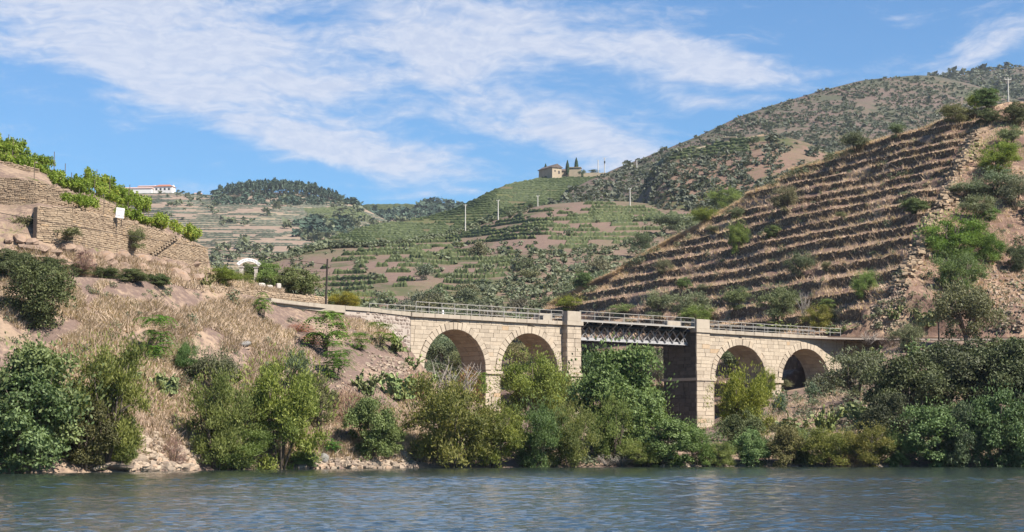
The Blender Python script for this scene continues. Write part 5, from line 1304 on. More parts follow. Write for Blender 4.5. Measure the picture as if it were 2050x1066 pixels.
plant('dense', 1925, 938, 90, 130, 'very dark tree between the two water-side alders', 'tree', (.7, .85, .85))
plant('broad', 1990, 938, 125, 155, 'tall mid-green alder at the water near the right edge', 'tree', (.75, .9, .8))
plant('broad', 2050, 938, 100, 95, 'low dark green alder cut by the right edge', 'tree', (.7, .85, .8))
plant('broad', 1790, 936, 60, 70, 'mid-green sapling at the water right of the heath shrubs', 'shrub', (1.1, 1.1, .9))
plant('bigtree', 1935, 705, 155, 142, 'big spreading olive tree with visible dark trunk on the track bank', 'tree', (.72, .74, .6), D=200)
plant('olive', 1815, 706, 72, 60, 'small sparse tree on the track bank right of the bridge', 'tree', (1.0, 1.0, .85))
plant('dry', 1785, 695, 60, 38, 'grey dead brush beside the end of the bridge', 'shrub', (.7, .75, .8))
plant('olive', 1560, 772, 50, 26, 'low grey weeds at the mouth of the fourth arch', 'shrub')
plant('small', 1640, 792, 60, 40, 'dark low bush at the right side of the fourth arch', 'shrub', (.8, .8, .7))
plant('small', 1560, 830, 34, 44, 'slim grey-green shrub on the dry slope below the fourth arch', 'shrub', (.9, 1.0, 1.0))
plant('small', 1625, 812, 34, 46, 'slim dark shrub on the dry slope right of the fourth arch', 'shrub', (.75, .85, .8))
# ---- seen through the arches and under the span
plant('olive', 885, 745, 80, 75, 'grey-green shrub seen through the first arch', 'shrub', (.8, .9, .8), D=215)
plant('olive', 930, 760, 70, 60, 'olive shrub low behind the first arch', 'shrub', (1.0, 1.0, .75), D=208)
plant('olive', 1025, 740, 70, 60, 'brown-green shrub seen through the second arch', 'shrub', (1.1, 1.0, .7), D=232)
plant('broad', 1060, 735, 45, 55, 'dark green shrub behind the second arch', 'shrub', (.9, 1.0, .9), D=236)
plant('olive', 1470, 760, 75, 70, 'grey-green shrub seen through the third arch', 'shrub', (.75, .85, .75), D=216)
plant('broad', 1283, 738, 64, 50, 'round light green bush beyond the iron span', 'bush', (1.1, 1.15, 1.0), D=222)
plant('olive', 1320, 765, 60, 60, 'grey-green bush beyond the span left of the right pillar', 'bush', (1.0, 1.05, 1.0), D=218)
plant('olive', 1300, 850, 70, 90, 'brownish shrub in the creek mouth left of the right pillar', 'shrub', (.9, .8, .65), D=196)
# ---- bare and dry ones
plant('dry', 350, 930, 62, 62, 'rounded reddish-brown dry bush on the stone bank', 'bush', (1.0, .85, .85))
plant('dry', 625, 690, 60, 26, 'rust-red dry bush beside the tree of heaven', 'bush', (1.5, .8, .4))
plant('dry', 600, 665, 70, 22, 'rusty dry bracken patch left of the tree of heaven', 'bush', (1.3, .8, .5))
plant('bare', 885, 800, 80, 90, 'leafless grey shrub in front of the first arch, left of two', 'dead shrub')
plant('bare', 925, 805, 90, 85, 'leafless grey shrub in front of the first arch, right of two', 'dead shrub')
plant('bare', 1610, 640, 34, 62, 'bleached dead stem on the terraces above the third arch', 'dead shrub', sheet=HILL)
plant('bare', 1740, 690, 60, 30, 'dark tangle of dead twigs over the right retaining wall', 'dead shrub', D=206)
for i, (px, w, l) in enumerate(((1215, 60, 'bleached driftwood branches at the water, left heap'), (1245, 60, 'bleached driftwood branches at the water, right heap'))):
    o = plant('bare', px, 934, w, 26, l, 'driftwood', name='driftwood')
plant('dry', 700, 850, 90, 90, 'purplish dry brush on the slope between the willows', 'shrub', (.95, .9, .9))
plant('dry', 830, 800, 90, 70, 'reddish dry brush left of the leafless shrubs', 'shrub', (1.1, .9, .8))
plant('dry', 940, 790, 60, 70, 'orange-brown dry bush before the first bridge pier', 'shrub', (1.3, .95, .5))
plant('ail', 965, 800, 34, 55, 'thin fern-leaved sapling beside the first bridge pier', 'shrub', D=170)
# ---- around the vineyard and the gate
plant('olive', 266, 500, 44, 46, 'olive bush growing against the long vineyard wall', 'bush', (.75, .8, .6), D=149)
hedge = [(30, 546, 80, 44), (92, 548, 76, 32), (150, 552, 66, 24), (205, 558, 66, 24), (262, 566, 66, 28), (312, 572, 56, 24)]
for i, (px, y, w, h) in enumerate(hedge):
    plant('dense', px, y, w, h, ('leftmost', 'second', 'third', 'fourth', 'fifth', 'rightmost')[i] + ' clump of the dark creeper hedge along the track cutting', 'hedge', (1.0, 1.05, .9), name='creeper_clump', group='dark creeper clumps along the track cutting')
plant('willow', 440, 575, 80, 42, 'yellow-green bush at the end of the long vineyard wall', 'bush', (1.2, 1.1, .75), D=158)
plant('willow', 480, 582, 60, 36, 'yellow-green bush left of the gateway pillars', 'bush', (1.1, 1.05, .7), D=164)
plant('broad', 535, 590, 55, 64, 'vine-covered leafy bush right of the gateway', 'bush', (1.3, 1.25, .8), D=176)
plant('dense', 498, 572, 44, 50, 'dark green bush filling the opening behind the gateway', 'bush', (1.0, 1.1, .8), D=183)
plant('broad', 592, 598, 100, 62, 'wide rounded green bush between gateway and telegraph pole', 'bush', (1.25, 1.2, 1.0), D=176)
plant('willow', 690, 620, 80, 36, 'yellow-green bush behind the telegraph pole and track', 'bush', (1.35, 1.2, .6), D=178)
plant('small', 130, 482, 60, 28, 'dry grey-green bush left of the long wall foot', 'bush', (1.0, .9, .8), D=140)
plant('small', 40, 470, 60, 40, 'brownish bush under the upper wall at the left edge', 'bush', (1.1, .85, .75), D=140)
plant('dry', 165, 540, 50, 50, 'grey dead brush on the rocky cutting', 'bush', (.75, .7, .75), D=139)
plant('cactus', 416, 580, 36, 32, 'prickly pear beside the broken wall near the gate', 'cactus', D=150, dep=.9)
for px, y, w, h, l in ((330, 790, 60, 45, 'prickly pear clump below the bright green bush'), (255, 760, 70, 60, 'prickly pear clump left of the bright green bush'), (470, 770, 80, 45, 'prickly pear clump above the pair of willows'),
                       (740, 792, 76, 55, 'large prickly pear clump on the scree, left of two'), (795, 800, 80, 55, 'prickly pear clump on the scree, right of two'), (790, 705, 60, 42, 'prickly pear clump at the foot of the rubble wall'),
                       (828, 742, 50, 40, 'prickly pear clump at the foot of the first arch'), (850, 790, 60, 45, 'prickly pear clump before the first arch opening'), (660, 820, 60, 40, 'prickly pear clump below the fern-leaved bushes'),
                       (620, 790, 60, 40, 'prickly pear clump right of the slim grey-green shrub'), (1595, 868, 90, 46, 'long prickly pear clump on the right bank, left of three'), (1660, 866, 70, 56, 'tall dark prickly pear clump on the right bank, middle of three'),
                       (1720, 850, 80, 46, 'prickly pear clump on the right bank, right of three'), (1745, 738, 60, 46, 'prickly pear clump under the right retaining wall'), (1840, 712, 60, 40, 'prickly pear clump on the track bank by the sparse tree'),
                       (1790, 890, 50, 60, 'yellowish prickly pear clump beside the heath shrubs'), (1540, 790, 40, 22, 'low prickly pear at the foot of the pier between the right arches'), (2000, 715, 80, 40, 'prickly pear clump right of the big olive tree'),
                       (1960, 720, 60, 30, 'prickly pear clump under the big olive tree')):
    plant('cactus', px, y, w, h, l, 'cactus', dep=.9)
for px, y, w, h, l in ((1795, 640, 50, 36, 'prickly pear on the slope right of the boundary wall'), (1850, 655, 60, 40, 'prickly pear left of the right-hand telegraph pole'), (1560, 668, 110, 26, 'prickly pear thicket behind the right bridge railing'), (1680, 668, 70, 24, 'prickly pear thicket behind the end of the railing')):
    plant('cactus', px, y, w, h, l, 'cactus', dep=.7, sheet=HILL)
# ---- bushes on the terraced hill
HB = [('olive', 1605, 555, 66, 52, 'dark round bush in the middle of the terraces', (.7, .75, .65)), ('olive', 1577, 428, 58, 56, 'grey-green bush high on the left of the terraces', (.95, 1.0, .8)),
      ('willow', 1480, 508, 46, 66, 'upright yellow-green shrub on the left of the terraces', (1.15, 1.1, .9)), ('willow', 1735, 600, 56, 58, 'light green rounded shrub near the foot of the boundary wall', (1.15, 1.15, 1.1)),
      ('olive', 1475, 624, 60, 50, 'rounded bush on the terraces behind the right pillar', (.85, .95, .7)), ('olive', 1558, 645, 92, 74, 'broad grey-green bush behind the right railing', (.85, .95, .75)),
      ('olive', 1385, 650, 90, 66, 'grey bush above the right end of the iron span', (.95, 1.0, .9)), ('willow', 1400, 652, 70, 40, 'bright green low bush below the grey one at the span end', (1.1, 1.15, .9)),
      ('olive', 1322, 640, 62, 60, 'grey shrub above the middle of the iron span', (.9, .95, .85)), ('broad', 1170, 580, 46, 34, 'dark green round bush at the left rim of the terraces', (.85, 1.0, .8)),
      ('willow', 1145, 625, 64, 34, 'yellow-green bush above the left bridge pillar', (1.3, 1.15, .65)), ('olive', 1330, 550, 42, 32, 'grey shrub on the terrace left of the middle', (1, 1, .9)),
      ('broad', 1550, 478, 36, 26, 'small green bush on a mid terrace', (1.1, 1.1, .8)), ('broad', 1840, 428, 58, 32, 'green bush on the terraces beside the boundary wall', (.95, 1.05, .8)),
      ('willow', 1640, 662, 66, 50, 'yellow-green bush behind the end of the railing', (1.25, 1.1, .7)), ('olive', 1722, 308, 70, 44, 'dark grey bush on the top rim of the terraces', (.65, .68, .6)),
      ('olive', 1806, 278, 34, 34, 'small dark tree on the top rim right of the grey bush', (.8, .85, .7)), ('olive', 1930, 248, 80, 42, 'brownish bush near the top of the terraces', (1.0, .9, .7)),
      ('dense', 1990, 248, 50, 32, 'dark round shrub under the top right skyline', (1, 1, 1)), ('broad', 1988, 212, 56, 38, 'green tree on the skyline left of the leaning pole', (.9, 1.0, .8)),
      ('willow', 1962, 218, 34, 30, 'bright green small bush on the skyline at the top right', (1.2, 1.2, .7)), ('dense', 2042, 250, 60, 46, 'dark bush at the right edge under the skyline', (1, 1, .9)),
      ('willow', 1912, 520, 132, 92, 'large bright green tree right of the boundary wall', (.95, 1.1, .75)), ('willow', 1980, 528, 84, 68, 'mid-green bush right of the large bright tree', (.85, 1.0, .75)),
      ('willow', 1922, 595, 110, 92, 'feathery grey-green tree below the large bright one', (.9, 1.0, .95)), ('olive', 1965, 440, 80, 50, 'grey round bush above the large bright tree', (.95, 1.0, .9)),
      ('olive', 1950, 402, 84, 42, 'grey-brown shrub beside the boundary wall', (1, .95, .9)), ('willow', 2005, 345, 95, 66, 'yellow-green tree at right below the skyline', (1.3, 1.2, .65)),
      ('olive', 2000, 395, 100, 60, 'pale grey shrub below the yellow-green tree', (1, 1, .95)), ('olive', 2040, 420, 70, 70, 'dark grey shrub at the right edge, upper', (.8, .8, .75)),
      ('dense', 2045, 545, 50, 60, 'dark shrub at the right edge beside the gully', (1, 1, .9)), ('broad', 1985, 442, 44, 28, 'bright green small bush among grey ones', (1.1, 1.2, .8)),
      ('olive', 2030, 300, 60, 50, 'olive bush at the right edge above the pale shrub', (1, 1, .8)), ('willow', 1415, 440, 60, 30, 'yellow-green bush on the left rim of the terraces, upper', (1.2, 1.15, .7)),
      ('olive', 1475, 440, 40, 26, 'dark grey bush on the left rim of the terraces', (.75, .8, .7)), ('olive', 1250, 635, 60, 26, 'low green weeds over the left end of the iron span', (1, 1.1, .7)),
      ('olive', 1415, 590, 40, 22, 'small grey shrub on a terrace above the span end', (1, 1, .9)), ('olive', 1660, 545, 30, 22, 'small shrub right of the dark round bush', (1, .95, .8)),
      ('broad', 1370, 580, 30, 24, 'small green shrub on a terrace above the iron span', (1, 1.1, .8)), ('olive', 1690, 440, 26, 16, 'little shrub on an upper terrace', (1, .95, .8)),
      ('broad', 1655, 625, 40, 26, 'green weeds on the terrace above the railing end', (1.1, 1.1, .8)), ('olive', 1430, 470, 30, 20, 'little grey shrub on the left of the upper terraces', (1, 1, .9))]
for k, px, y, w, h, l, tint in HB: plant(k, px, y, w, h, l, 'bush', tint, sheet=HILL)
# the growth goes on past the edges of the picture
for i, (k, px, y, w, h, l) in enumerate((('dense', 2150, 850, 200, 170, 'dark holm oak beyond the right edge, first'), ('dense', 2280, 840, 190, 150, 'dark holm oak beyond the right edge, second'), ('broad', 2120, 937, 120, 130, 'alder at the water beyond the right edge, first'),
        ('broad', 2230, 937, 140, 140, 'alder at the water beyond the right edge, second'), ('willow', 2340, 937, 130, 110, 'willow at the water beyond the right edge'), ('dense', 2400, 800, 200, 150, 'dark holm oak beyond the right edge, third'),
        ('broad', -110, 946, 200, 220, 'broadleaf tree at the water beyond the left edge'), ('willow', -240, 946, 180, 200, 'willow at the water beyond the left edge'), ('dense', -120, 650, 140, 120, 'evergreen bush on the slope beyond the left edge'))):
    plant(k, px, y, w, h, l, 'tree', (.7, .72, .65) if k == 'dense' else (1, 1, .9))

# ================================================================== vines, far rows, scrub, pines, grass
def merge(name, base, P, S, rot, mat, tones=None, squash=None):
    """many small plants as one mesh: base (V, F, T) placed at P with scales S (n,3)"""
    out_v, out_f, out_t = [], [], []; off = 0
    for i in range(len(P)):
        V, Fq, T = base[i % len(base)]
        c, s = math.cos(rot[i]), math.sin(rot[i]); X = V[:, 0] * S[i, 0]; Y = V[:, 1] * S[i, 1]
        out_v.append(np.stack([X * c - Y * s + P[i, 0], X * s + Y * c + P[i, 1], V[:, 2] * S[i, 2] + P[i, 2]], 1)); out_f.append(Fq + off); off += len(V)
        out_t.append(np.clip(T * .5 + (tones[i] if tones is not None else .25), 0, 1))
    return mesh_np(name, np.concatenate(out_v), np.concatenate(out_f), mat, np.concatenate(out_t))
def raw(seed, n, leaf, aspect=.6, stretch=1.0, lob=5):
    g = np.random.default_rng(seed); cc = rdir(g, lob) * np.array([.25, .25, .2]) + np.array([0, 0, .42]); k = g.integers(lob, size=n); q = rdir(g, n); q[:, 2] = np.where(q[:, 2] < -.4, -q[:, 2], q[:, 2])
    C = cc[k] + q * .25 * (.7 + .45 * g.random(n))[:, None]; C[:, 2] = np.maximum(C[:, 2], .02)
    return leaves_from(C, rdir(g, n) + q * .3, q + rdir(g, n) * .5, leaf * g.uniform(.7, 1.4, n), leaf * aspect, g.random(n))
LOWB = [raw(500 + i, 70, .26) for i in range(5)]
NEARB = [raw(540 + i, 72, .165, .5, lob=7) for i in range(5)]
TINYB = [raw(510 + i, 18, .46, .7) for i in range(4)]

def scatter(sheet, n, xr, yr, ok, dmin=0):
    out = []; tries = 0
    while len(out) < n and tries < n * 12:
        tries += 1
        x, y = random.uniform(*xr), random.uniform(*yr)
        if ok(x, y): out.append(sheet.at(x, y))
    return np.array(out)
def scrub(sheet, n, xr, yr, ok, size, base, mat, name, label, group, n_ind=0, flat=.8, tint=(1, 1, 1)):
    P = scatter(sheet, n, xr, yr, ok)
    s = np.array([random.uniform(*size) * (1.7 if random.random() < .08 else 1) for _ in P]); order = np.argsort(-(s / P[:, 1])); P, s = P[order], s[order]
    for i in range(min(n_ind, len(P))):
        cm, sm = K['small'][i % 4]; tj = tuple(np.array(tint) * (1 + rng.normal(0, .10, 3)))
        put('shrub', cm, None, label, 'shrub', group, loc=P[i] - EZ * .2, rot=random.uniform(0, 6.28), scale=(s[i] * 1.25, s[i] * 1.25, s[i] * random.uniform(.75, 1.15)), color=tj)
    P, s = P[n_ind:], s[n_ind:]
    if len(P):
        S = np.stack([s * 1.2, s * 1.2, s * flat * np.random.default_rng(3).uniform(.7, 1.3, len(s))], 1)
        put(name, merge(name, base, P - [0, 0, .25], S, rng.uniform(0, 6.28, len(P)), mat, rng.uniform(0, .5, len(P))), kind='stuff')

# zones of the picture in which rows of vines stand
Z_SPUR = [(640, 520), (930, 466), (1000, 445), (1090, 416), (1200, 407), (1440, 428), (1400, 455), (1290, 480), (1180, 500), (1040, 505), (1010, 560), (860, 605), (690, 615), (650, 580), (640, 548)]
Z_PINK = [(640, 490), (720, 500), (640, 620), (540, 560), (540, 525)]
def in_spur(x, y): return inpoly(x, y, Z_SPUR)
G1 = 'vine rows of the striped terraces behind the bridge'; G2 = 'vine rows of the vineyard hill below the farmhouse'; G3 = 'hedge lines of the far terraced hill'
def contour_rows(sheet, z0, z1, dz, ok, hgt, wid, mat, name, label, group, minlen=10, step=1, wob=0.0, thresh=-1.0, seed=5, tone=(.2, .9)):
    """hedges along the contours of a slope, broken where ok() or a noise says so"""
    top = np.argmax(sheet.Z, 0); z = z0; count = 0
    while z < z1:
        run = []
        def flush():
            nonlocal run, count
            if len(run) > minlen:
                V, fs, tn = [], [], []
                for j, p in enumerate(run):
                    a = run[max(j - 1, 0)]; b = run[min(j + 1, len(run) - 1)]; t = b - a; nr = np.array([t[1], -t[0], 0]); nr /= np.linalg.norm(nr) + 1e-9
                    h = hgt * random.uniform(.65, 1.25); w = wid * random.uniform(.7, 1.2)
                    e = .35 if j in (0, len(run) - 1) else 1
                    V += [p + nr * w * .5 - EZ * .3, p + nr * w * .42 + EZ * h * .6 * e, p + EZ * h * e, p - nr * w * .42 + EZ * h * .6 * e, p - nr * w * .5 - EZ * .3]
                for j in range(len(run) - 1):
                    for k in range(4): fs.append((j * 5 + k, (j + 1) * 5 + k, (j + 1) * 5 + k + 1, j * 5 + k + 1)); tn.append(random.uniform(*tone))
                mb = MB(); mb.v, mb.f, mb.t = V, fs, tn; put(name, mb.mesh(name, mat), None, label, name.replace('_', ' '), group); count += 1
            run = []
        for c in range(0, len(sheet.px), step):
            zc = sheet.Z[:top[c] + 1, c]; zq = z + wob * fbm(sheet.px[c] / 160.0, z / 7.0, seed, 2)
            i = np.nonzero((zc[:-1] <= zq) & (zc[1:] > zq))[0]
            if len(i) == 0: flush(); continue
            i = i[-1]; t = (zq - zc[i]) / (zc[i + 1] - zc[i] + 1e-9); p = sheet.P[i, c] + (sheet.P[i + 1, c] - sheet.P[i, c]) * t
            x, y = to_px(p)
            if ok(float(x), float(y)) and fbm(x / 45.0, z / 2.3, seed + 9, 3) > thresh: run.append(p)
            else: flush()
        flush(); z += dz * random.uniform(.85, 1.15)
    return count
def fine(sheet, step):                                   # the same slope with closer columns, for even rows
    px = np.arange(sheet.px[0], sheet.px[-1], step); f = lambda A: np.array([np.interp(px, sheet.px, r) for r in A])
    return Sheet(px, f(sheet.D), f(sheet.Z))
contour_rows(fine(SPUR, 3), 20, 90, 2.5, in_spur, 1.15, 1.0, M['l_far'], 'vine_row', 'vine row on the striped terraces behind the bridge', G1, 5, 1, 2.4, -.12, 6)
def in_vine(x, y): return y > np.interp(x, [540, 640, 740, 900, 1000, 1075, 1225], [518, 487, 455, 426, 377, 358, 350]) - 3 and x < np.interp(y, [345, 390, 430, 480, 520], [1232, 1150, 1080, 950, 900])
contour_rows(fine(VINE, 3.5), 40, 158, 2.3, in_vine, 1.1, .9, M['l_hill'], 'vine_row', 'vine row of the green vineyard hill below the farmhouse', G2, 8, 1, 1.2, -.3, 7)
def in_far(x, y): return x > 120 and not (430 < x < 680 and y < 398) and y > 380
contour_rows(fine(FARH, 4), 60, 215, 2.6, in_far, 0.95, 1.0, M['l_scrubfar'], 'hedge_line', 'thin dark hedge line on the far terraced hill', G3, 12, 1, 3.0, -.13, 8, (0.1, .8))
contour_rows(fine(FAR2, 5), 215, 262, 2.6, lambda x, y: 720 < x < 835, 1.5, 1.5, M['l_far'], 'vine_row', 'vine row of the far plateau vineyard', 'vine rows of the far plateau', 6, 1, 1.0, -.3, 9)
contour_rows(fine(FARH, 4), 165, 206, 1.9, lambda x, y: inpoly(x, y, [(600, 420), (690, 415), (720, 420), (760, 448), (640, 445)]), 1.5, 1.6, M['l_far'], 'vine_row', 'vine row of the green patch on the far hill', 'vine rows of the green far patch', 5, 1, 1.0, -.3, 10)
contour_rows(fine(KNOLL, 4), 112, 140, 3.0, lambda x, y: 1310 < x < 1505, 1.4, 1.4, M['l_far'], 'vine_row', 'vine row on the slope under the knoll wall', 'vine rows on the earth knoll', 5, 1, 1.0, -.3, 12)

# low scrub on the hills
SP_OK = lambda x, y: (not in_spur(x, y) or random.random() < .10) and not (inpoly(x, y, Z_PINK) and random.random() < .75) and y > 400 and fbm(x / 60.0, y / 30.0, 77, 3) > -.33
MIDB = [raw(520 + i, 34, .34) for i in range(5)]
scrub(SPUR, 4700, (520, 1500), (420, 780), SP_OK, (1.0, 2.6), MIDB, M['l_scrub'], 'scrub', 'grey-green shrub of the scrub slope behind the bridge', 'shrubs of the scrub slope behind the bridge', 200, .9)
SC_OK = lambda x, y: y > np.interp(x, [1130, 1225, 1330, 1400, 1480, 1560, 1640, 1740, 1850, 2050], [400, 345, 304, 276, 238, 211, 187, 163, 153, 200]) and fbm(x / 50.0, y / 22.0, 78, 4) > -.22
scrub(SCRUB, 8200, (1130, 2060), (150, 440), SC_OK, (1.5, 3.4), TINYB, M['l_scrubfar'], 'hillside_scrub', '', None, 0, .8)
KN_OK = lambda x, y: y > np.interp(x, [1280, 1330, 1400, 1480, 1540, 1620, 1690], [345, 310, 300, 281, 269, 287, 318]) and (x < 1500 or fbm(x / 40.0, y / 22.0, 79, 4) > -.08) and not (x < 1500 and y < 300)
scrub(KNOLL, 1300, (1290, 1720), (268, 430), KN_OK, (1.2, 2.6), TINYB, M['l_scrubfar'], 'knoll_scrub', '', None, 0, .9)
scrub(RIDGE, 500, (1860, 2060), (134, 200), lambda x, y: True, (4, 7), TINYB, M['l_scrubfar'], 'ridge_scrub', '', None, 0, .8)
FA_OK = lambda x, y: y > np.interp(x, [200, 345, 430, 600, 680, 770], [392, 390, 396, 396, 410, 446]) and fbm(x / 70.0, y / 30.0, 80, 3) > .0
scrub(FARH, 620, (230, 820), (390, 560), FA_OK, (3.0, 6.0), TINYB, M['l_scrub'], 'far_scrub', '', None, 0, 1.0)
scrub(FARH, 420, (420, 720), (386, 412), lambda x, y: True, (3.0, 5.5), TINYB, M['l_pine'], 'far_scrub', '', None, 0, .8)
scrub(FARH, 260, (590, 740), (440, 475), lambda x, y: fbm(x / 40.0, y / 20.0, 81, 2) > -.05, (4, 7), TINYB, M['l_pine'], 'far_scrub', '', None, 0, .8)
scrub(FAR2, 320, (740, 930), (412, 445), lambda x, y: x > 835 or y > 428, (5, 8), TINYB, M['l_pine'], 'far_woodland', '', None, 0, 1.0)
scrub(VINE, 260, (1000, 1240), (385, 470), lambda x, y: x > np.interp(y, [345, 390, 430, 480], [1235, 1150, 1060, 960]), (2.2, 4.0), TINYB, M['l_scrubfar'], 'hillside_scrub', '', None, 0, .9)

# pines and other far trees
def pine_mesh(seed):
    g = np.random.default_rng(seed); n = 60; C = np.stack([g.normal(0, .16, n), g.normal(0, .16, n), g.uniform(.45, 1.0, n)], 1); C[:, :2] *= (1.15 - .75 * (C[:, 2:3] - .45) / .55)
    V, Fq, T = leaves_from(C, rdir(g, n), rdir(g, n), .24, .16, g.random(n) * .8); mb = MB(); mb.tube([(0, 0, -.1), (0, 0, .75)], [.03, .018], 5); b = len(V)
    V2 = np.concatenate([V, np.array(mb.v)]); me = bpy.data.meshes.new('pine'); me.from_pydata(V2.tolist(), [], [tuple(q) for q in Fq.tolist()] + [tuple(b + i for i in f) for f in mb.f])
    a = me.attributes.new('tone', 'FLOAT', 'FACE'); a.data.foreach_set('value', np.concatenate([T, np.full(len(mb.f), .2)]).astype(np.float32))
    me.materials.append(M['l_pine']); me.materials.append(M['bark']); me.polygons.foreach_set('material_index', np.array([0] * len(Fq) + [1] * len(mb.f), np.int32)); return me
PINES = [pine_mesh(700 + i) for i in range(5)]
for i in range(190):
    px = 432 + 240 * random.random() ; y = np.interp(px, [430, 520, 600, 672], [391, 388, 389, 402]) + random.uniform(-2, 5)
    P = FARH.at(px, y); hh = np.interp(px, [430, 445, 520, 600, 650, 674], [8, 9, 12.5, 12, 10, 8]) * random.uniform(.8, 1.12)
    put('pine_tree', PINES[i % 5], None, 'tall pine of the wood on the far hilltop', 'pine tree', 'pines of the far hilltop wood', loc=P - EZ * .5, rot=random.uniform(0, 6.28), scale=(hh * .55, hh * .55, hh))
def far_tree(label, k, px, y, w, h, D, tint=(1, 1, 1), cat='tree', name='tree'):
    cm, sm = K[k][hash(label) % len(K[k])] if False else K[k][len(label) % len(K[k])]; s = D / F
    put(name, cm, None, label, cat, loc=(*bp(px, D), z_of(y, D)), rot=len(label), scale=(w * s, w * s, h * s), color=tint)
far_tree('dark round tree at the right end of the long far white wall', 'small', 707, 410, 12, 13, 1590, (.5, .6, .6))
far_tree('small dark tree left of the long far white wall', 'small', 678, 404, 9, 12, 1600, (.5, .6, .6))
far_tree('large dark tree standing above the far plateau wood', 'small', 879, 415, 22, 20, 1990, (.5, .6, .65))
far_tree('lower dark tree left of the large one on the far plateau', 'small', 856, 416, 20, 12, 1980, (.5, .6, .6))
far_tree('dark tree right of the large one on the far plateau', 'small', 896, 418, 16, 12, 1980, (.5, .6, .6))
for i, (px, y) in enumerate(((352, 386), (362, 388), (372, 391), (381, 393), (402, 395))):
    far_tree('dark shrub on the far skyline, number %s right of the red-roofed winery' % ('one', 'two', 'three', 'four', 'five')[i], 'small', px, y, 7, 6, 1595, (.6, .7, .6), 'shrub', 'shrub')
def cypress(label, px, yb, yt, w, D):
    g = np.random.default_rng(int(px)); n = 900; z = g.random(n); r = .5 * np.sin(np.pi * np.clip(z * .88 + .1, 0, 1)) ** .8 * (1 - .35 * z) * (.8 + .25 * g.random(n)); a = g.uniform(0, 6.28, n)
    C = np.stack([r * np.cos(a), r * np.sin(a), z * .98], 1); V, Fq, T = leaves_from(C, np.array([0, 0, 1.0]) + rdir(g, n) * .4, np.stack([np.cos(a), np.sin(a), 0 * a], 1) + rdir(g, n) * .4, .14, .16, g.random(n))
    s = D / F; P = bp(px, D); r_ = put('cypress', None, None, label, 'cypress tree', loc=(*P, z_of(yb, D)), scale=(w * s, w * s, (yb - yt) * s))
    put('crown', mesh_np('crown', V, Fq, M['l_cypress'], T), r_); mb = MB(); mb.tube([(0, 0, -.3), (0, 0, .5)], [.09, .05], 6); put('trunk', mb.mesh('trunk', M['bark']), r_)
cypress('small cypress behind the long stone farmhouse, leftmost of three', 1093, 346, 328, 7.5, 1062)
cypress('middle cypress beside the square stone block', 1137, 349, 321, 9, 1049)
cypress('tallest cypress behind the square stone block, rightmost of three', 1155, 345, 316, 9.5, 1064)
far_tree('grey olive tree right of the square stone block', 'small', 1166, 354, 17, 14, 1046, (1, 1.1, 1.2), 'olive tree', 'olive_tree')
far_tree('dark bush row on the skyline left of the utility poles', 'small', 1190, 347, 24, 7, 1066, (.6, .7, .6), 'bush', 'bush')
far_tree('dark round tree on the crest of the earth knoll', 'small', 1512, 296, 30, 24, 740, (.6, .7, .6))
far_tree('dark tree on the spur beside the terraces, upper left one', 'olive', 1340, 462, 60, 34, 560, (.6, .68, .62))
far_tree('dark tree on the spur lower down beside the terraces', 'olive', 1285, 500, 50, 36, 500, (.6, .7, .55))
far_tree('yellow-green tree at the head of the spur beside the terraces', 'willow', 1455, 425, 70, 50, 600, (1.1, 1.1, .8))

# near vines on the left hill
def vine_meshes():
    out = []
    for i in range(4):
        g = np.random.default_rng(800 + i); n = 600; cc = np.stack([np.linspace(-.5, .5, 9), g.normal(0, .12, 9), g.uniform(.55, .95, 9)], 1); k = g.integers(9, size=n)
        C = cc[k] + rdir(g, n) * np.array([.16, .22, .34]) * (g.random(n) ** .5)[:, None]; C[:, 2] = np.abs(C[:, 2])
        V, Fq, T = leaves_from(C, rdir(g, n) - EZ * .4, rdir(g, n) + EZ * .5 + np.array([.3, -.3, 0]), .13 * g.uniform(.7, 1.3, n), .11, g.random(n)); out.append((V, Fq, T))
    return out
VB = vine_meshes()
def vine_line(label, pts, h, dens=1.0, posts=0):
    """pts: (px, row of the ground, distance)"""
    A = np.array([[*bp(p, D), z_of(y, D)] for p, y, D in pts]); seg = np.linalg.norm(np.diff(A, axis=0), axis=1); s = np.concatenate([[0], np.cumsum(seg)]); n = int(s[-1] / .75 * dens)
    t = np.sort(rng.uniform(0, s[-1], n)); P = np.stack([np.interp(t, s, A[:, k]) for k in range(3)], 1); P[:, :2] += rng.normal(0, .16, (n, 2)); P[:, 2] -= .1
    S = np.stack([np.full(n, 1.1), np.full(n, 1.1), h * rng.uniform(.7, 1.25, n)], 1); d = A[-1] - A[0]; a = math.atan2(d[1], d[0])
    r = put('vine_row', None, None, label, 'vine row', 'near vine rows of the left vineyard', loc=A[0])
    put('foliage', merge('foliage', VB, P - A[0], S, a + rng.normal(0, .5, n), M['l_vine'], rng.uniform(0, .5, n)), r)
    mb = MB()
    for k in range(n // 2):
        p = P[k * 2] - A[0]; mb.tube([p - EZ * .2, p + EZ * h * .35 + np.array([random.gauss(0, .06), random.gauss(0, .06), 0]), p + EZ * h * .75], [.03, .022, .012], 5)
    mb.build('vine_stems', M['bark'], r, kind='stuff')
    for k in range(posts):
        q = A[0] * 0 + np.array([np.interp(s[-1] * (k + .5) / posts, s, A[:, j]) for j in range(3)]) - A[0]; mb = MB(); mb.tube([q - EZ * .2, q + EZ * (h + .55)], [.035, .03], 5); mb.build('post', M['bark'], r)
vine_line('vine row on the lower terrace behind the white sign', [(128, 414, 144), (180, 424, 147.5), (232, 438, 150.5), (312, 460, 156.8)], 1.0, 1.0, 4)
vine_line('short vine row at the right end of the lower terrace above the steps', [(316, 463, 157), (352, 475, 160), (386, 488, 163)], 1.1, 1.3, 1)
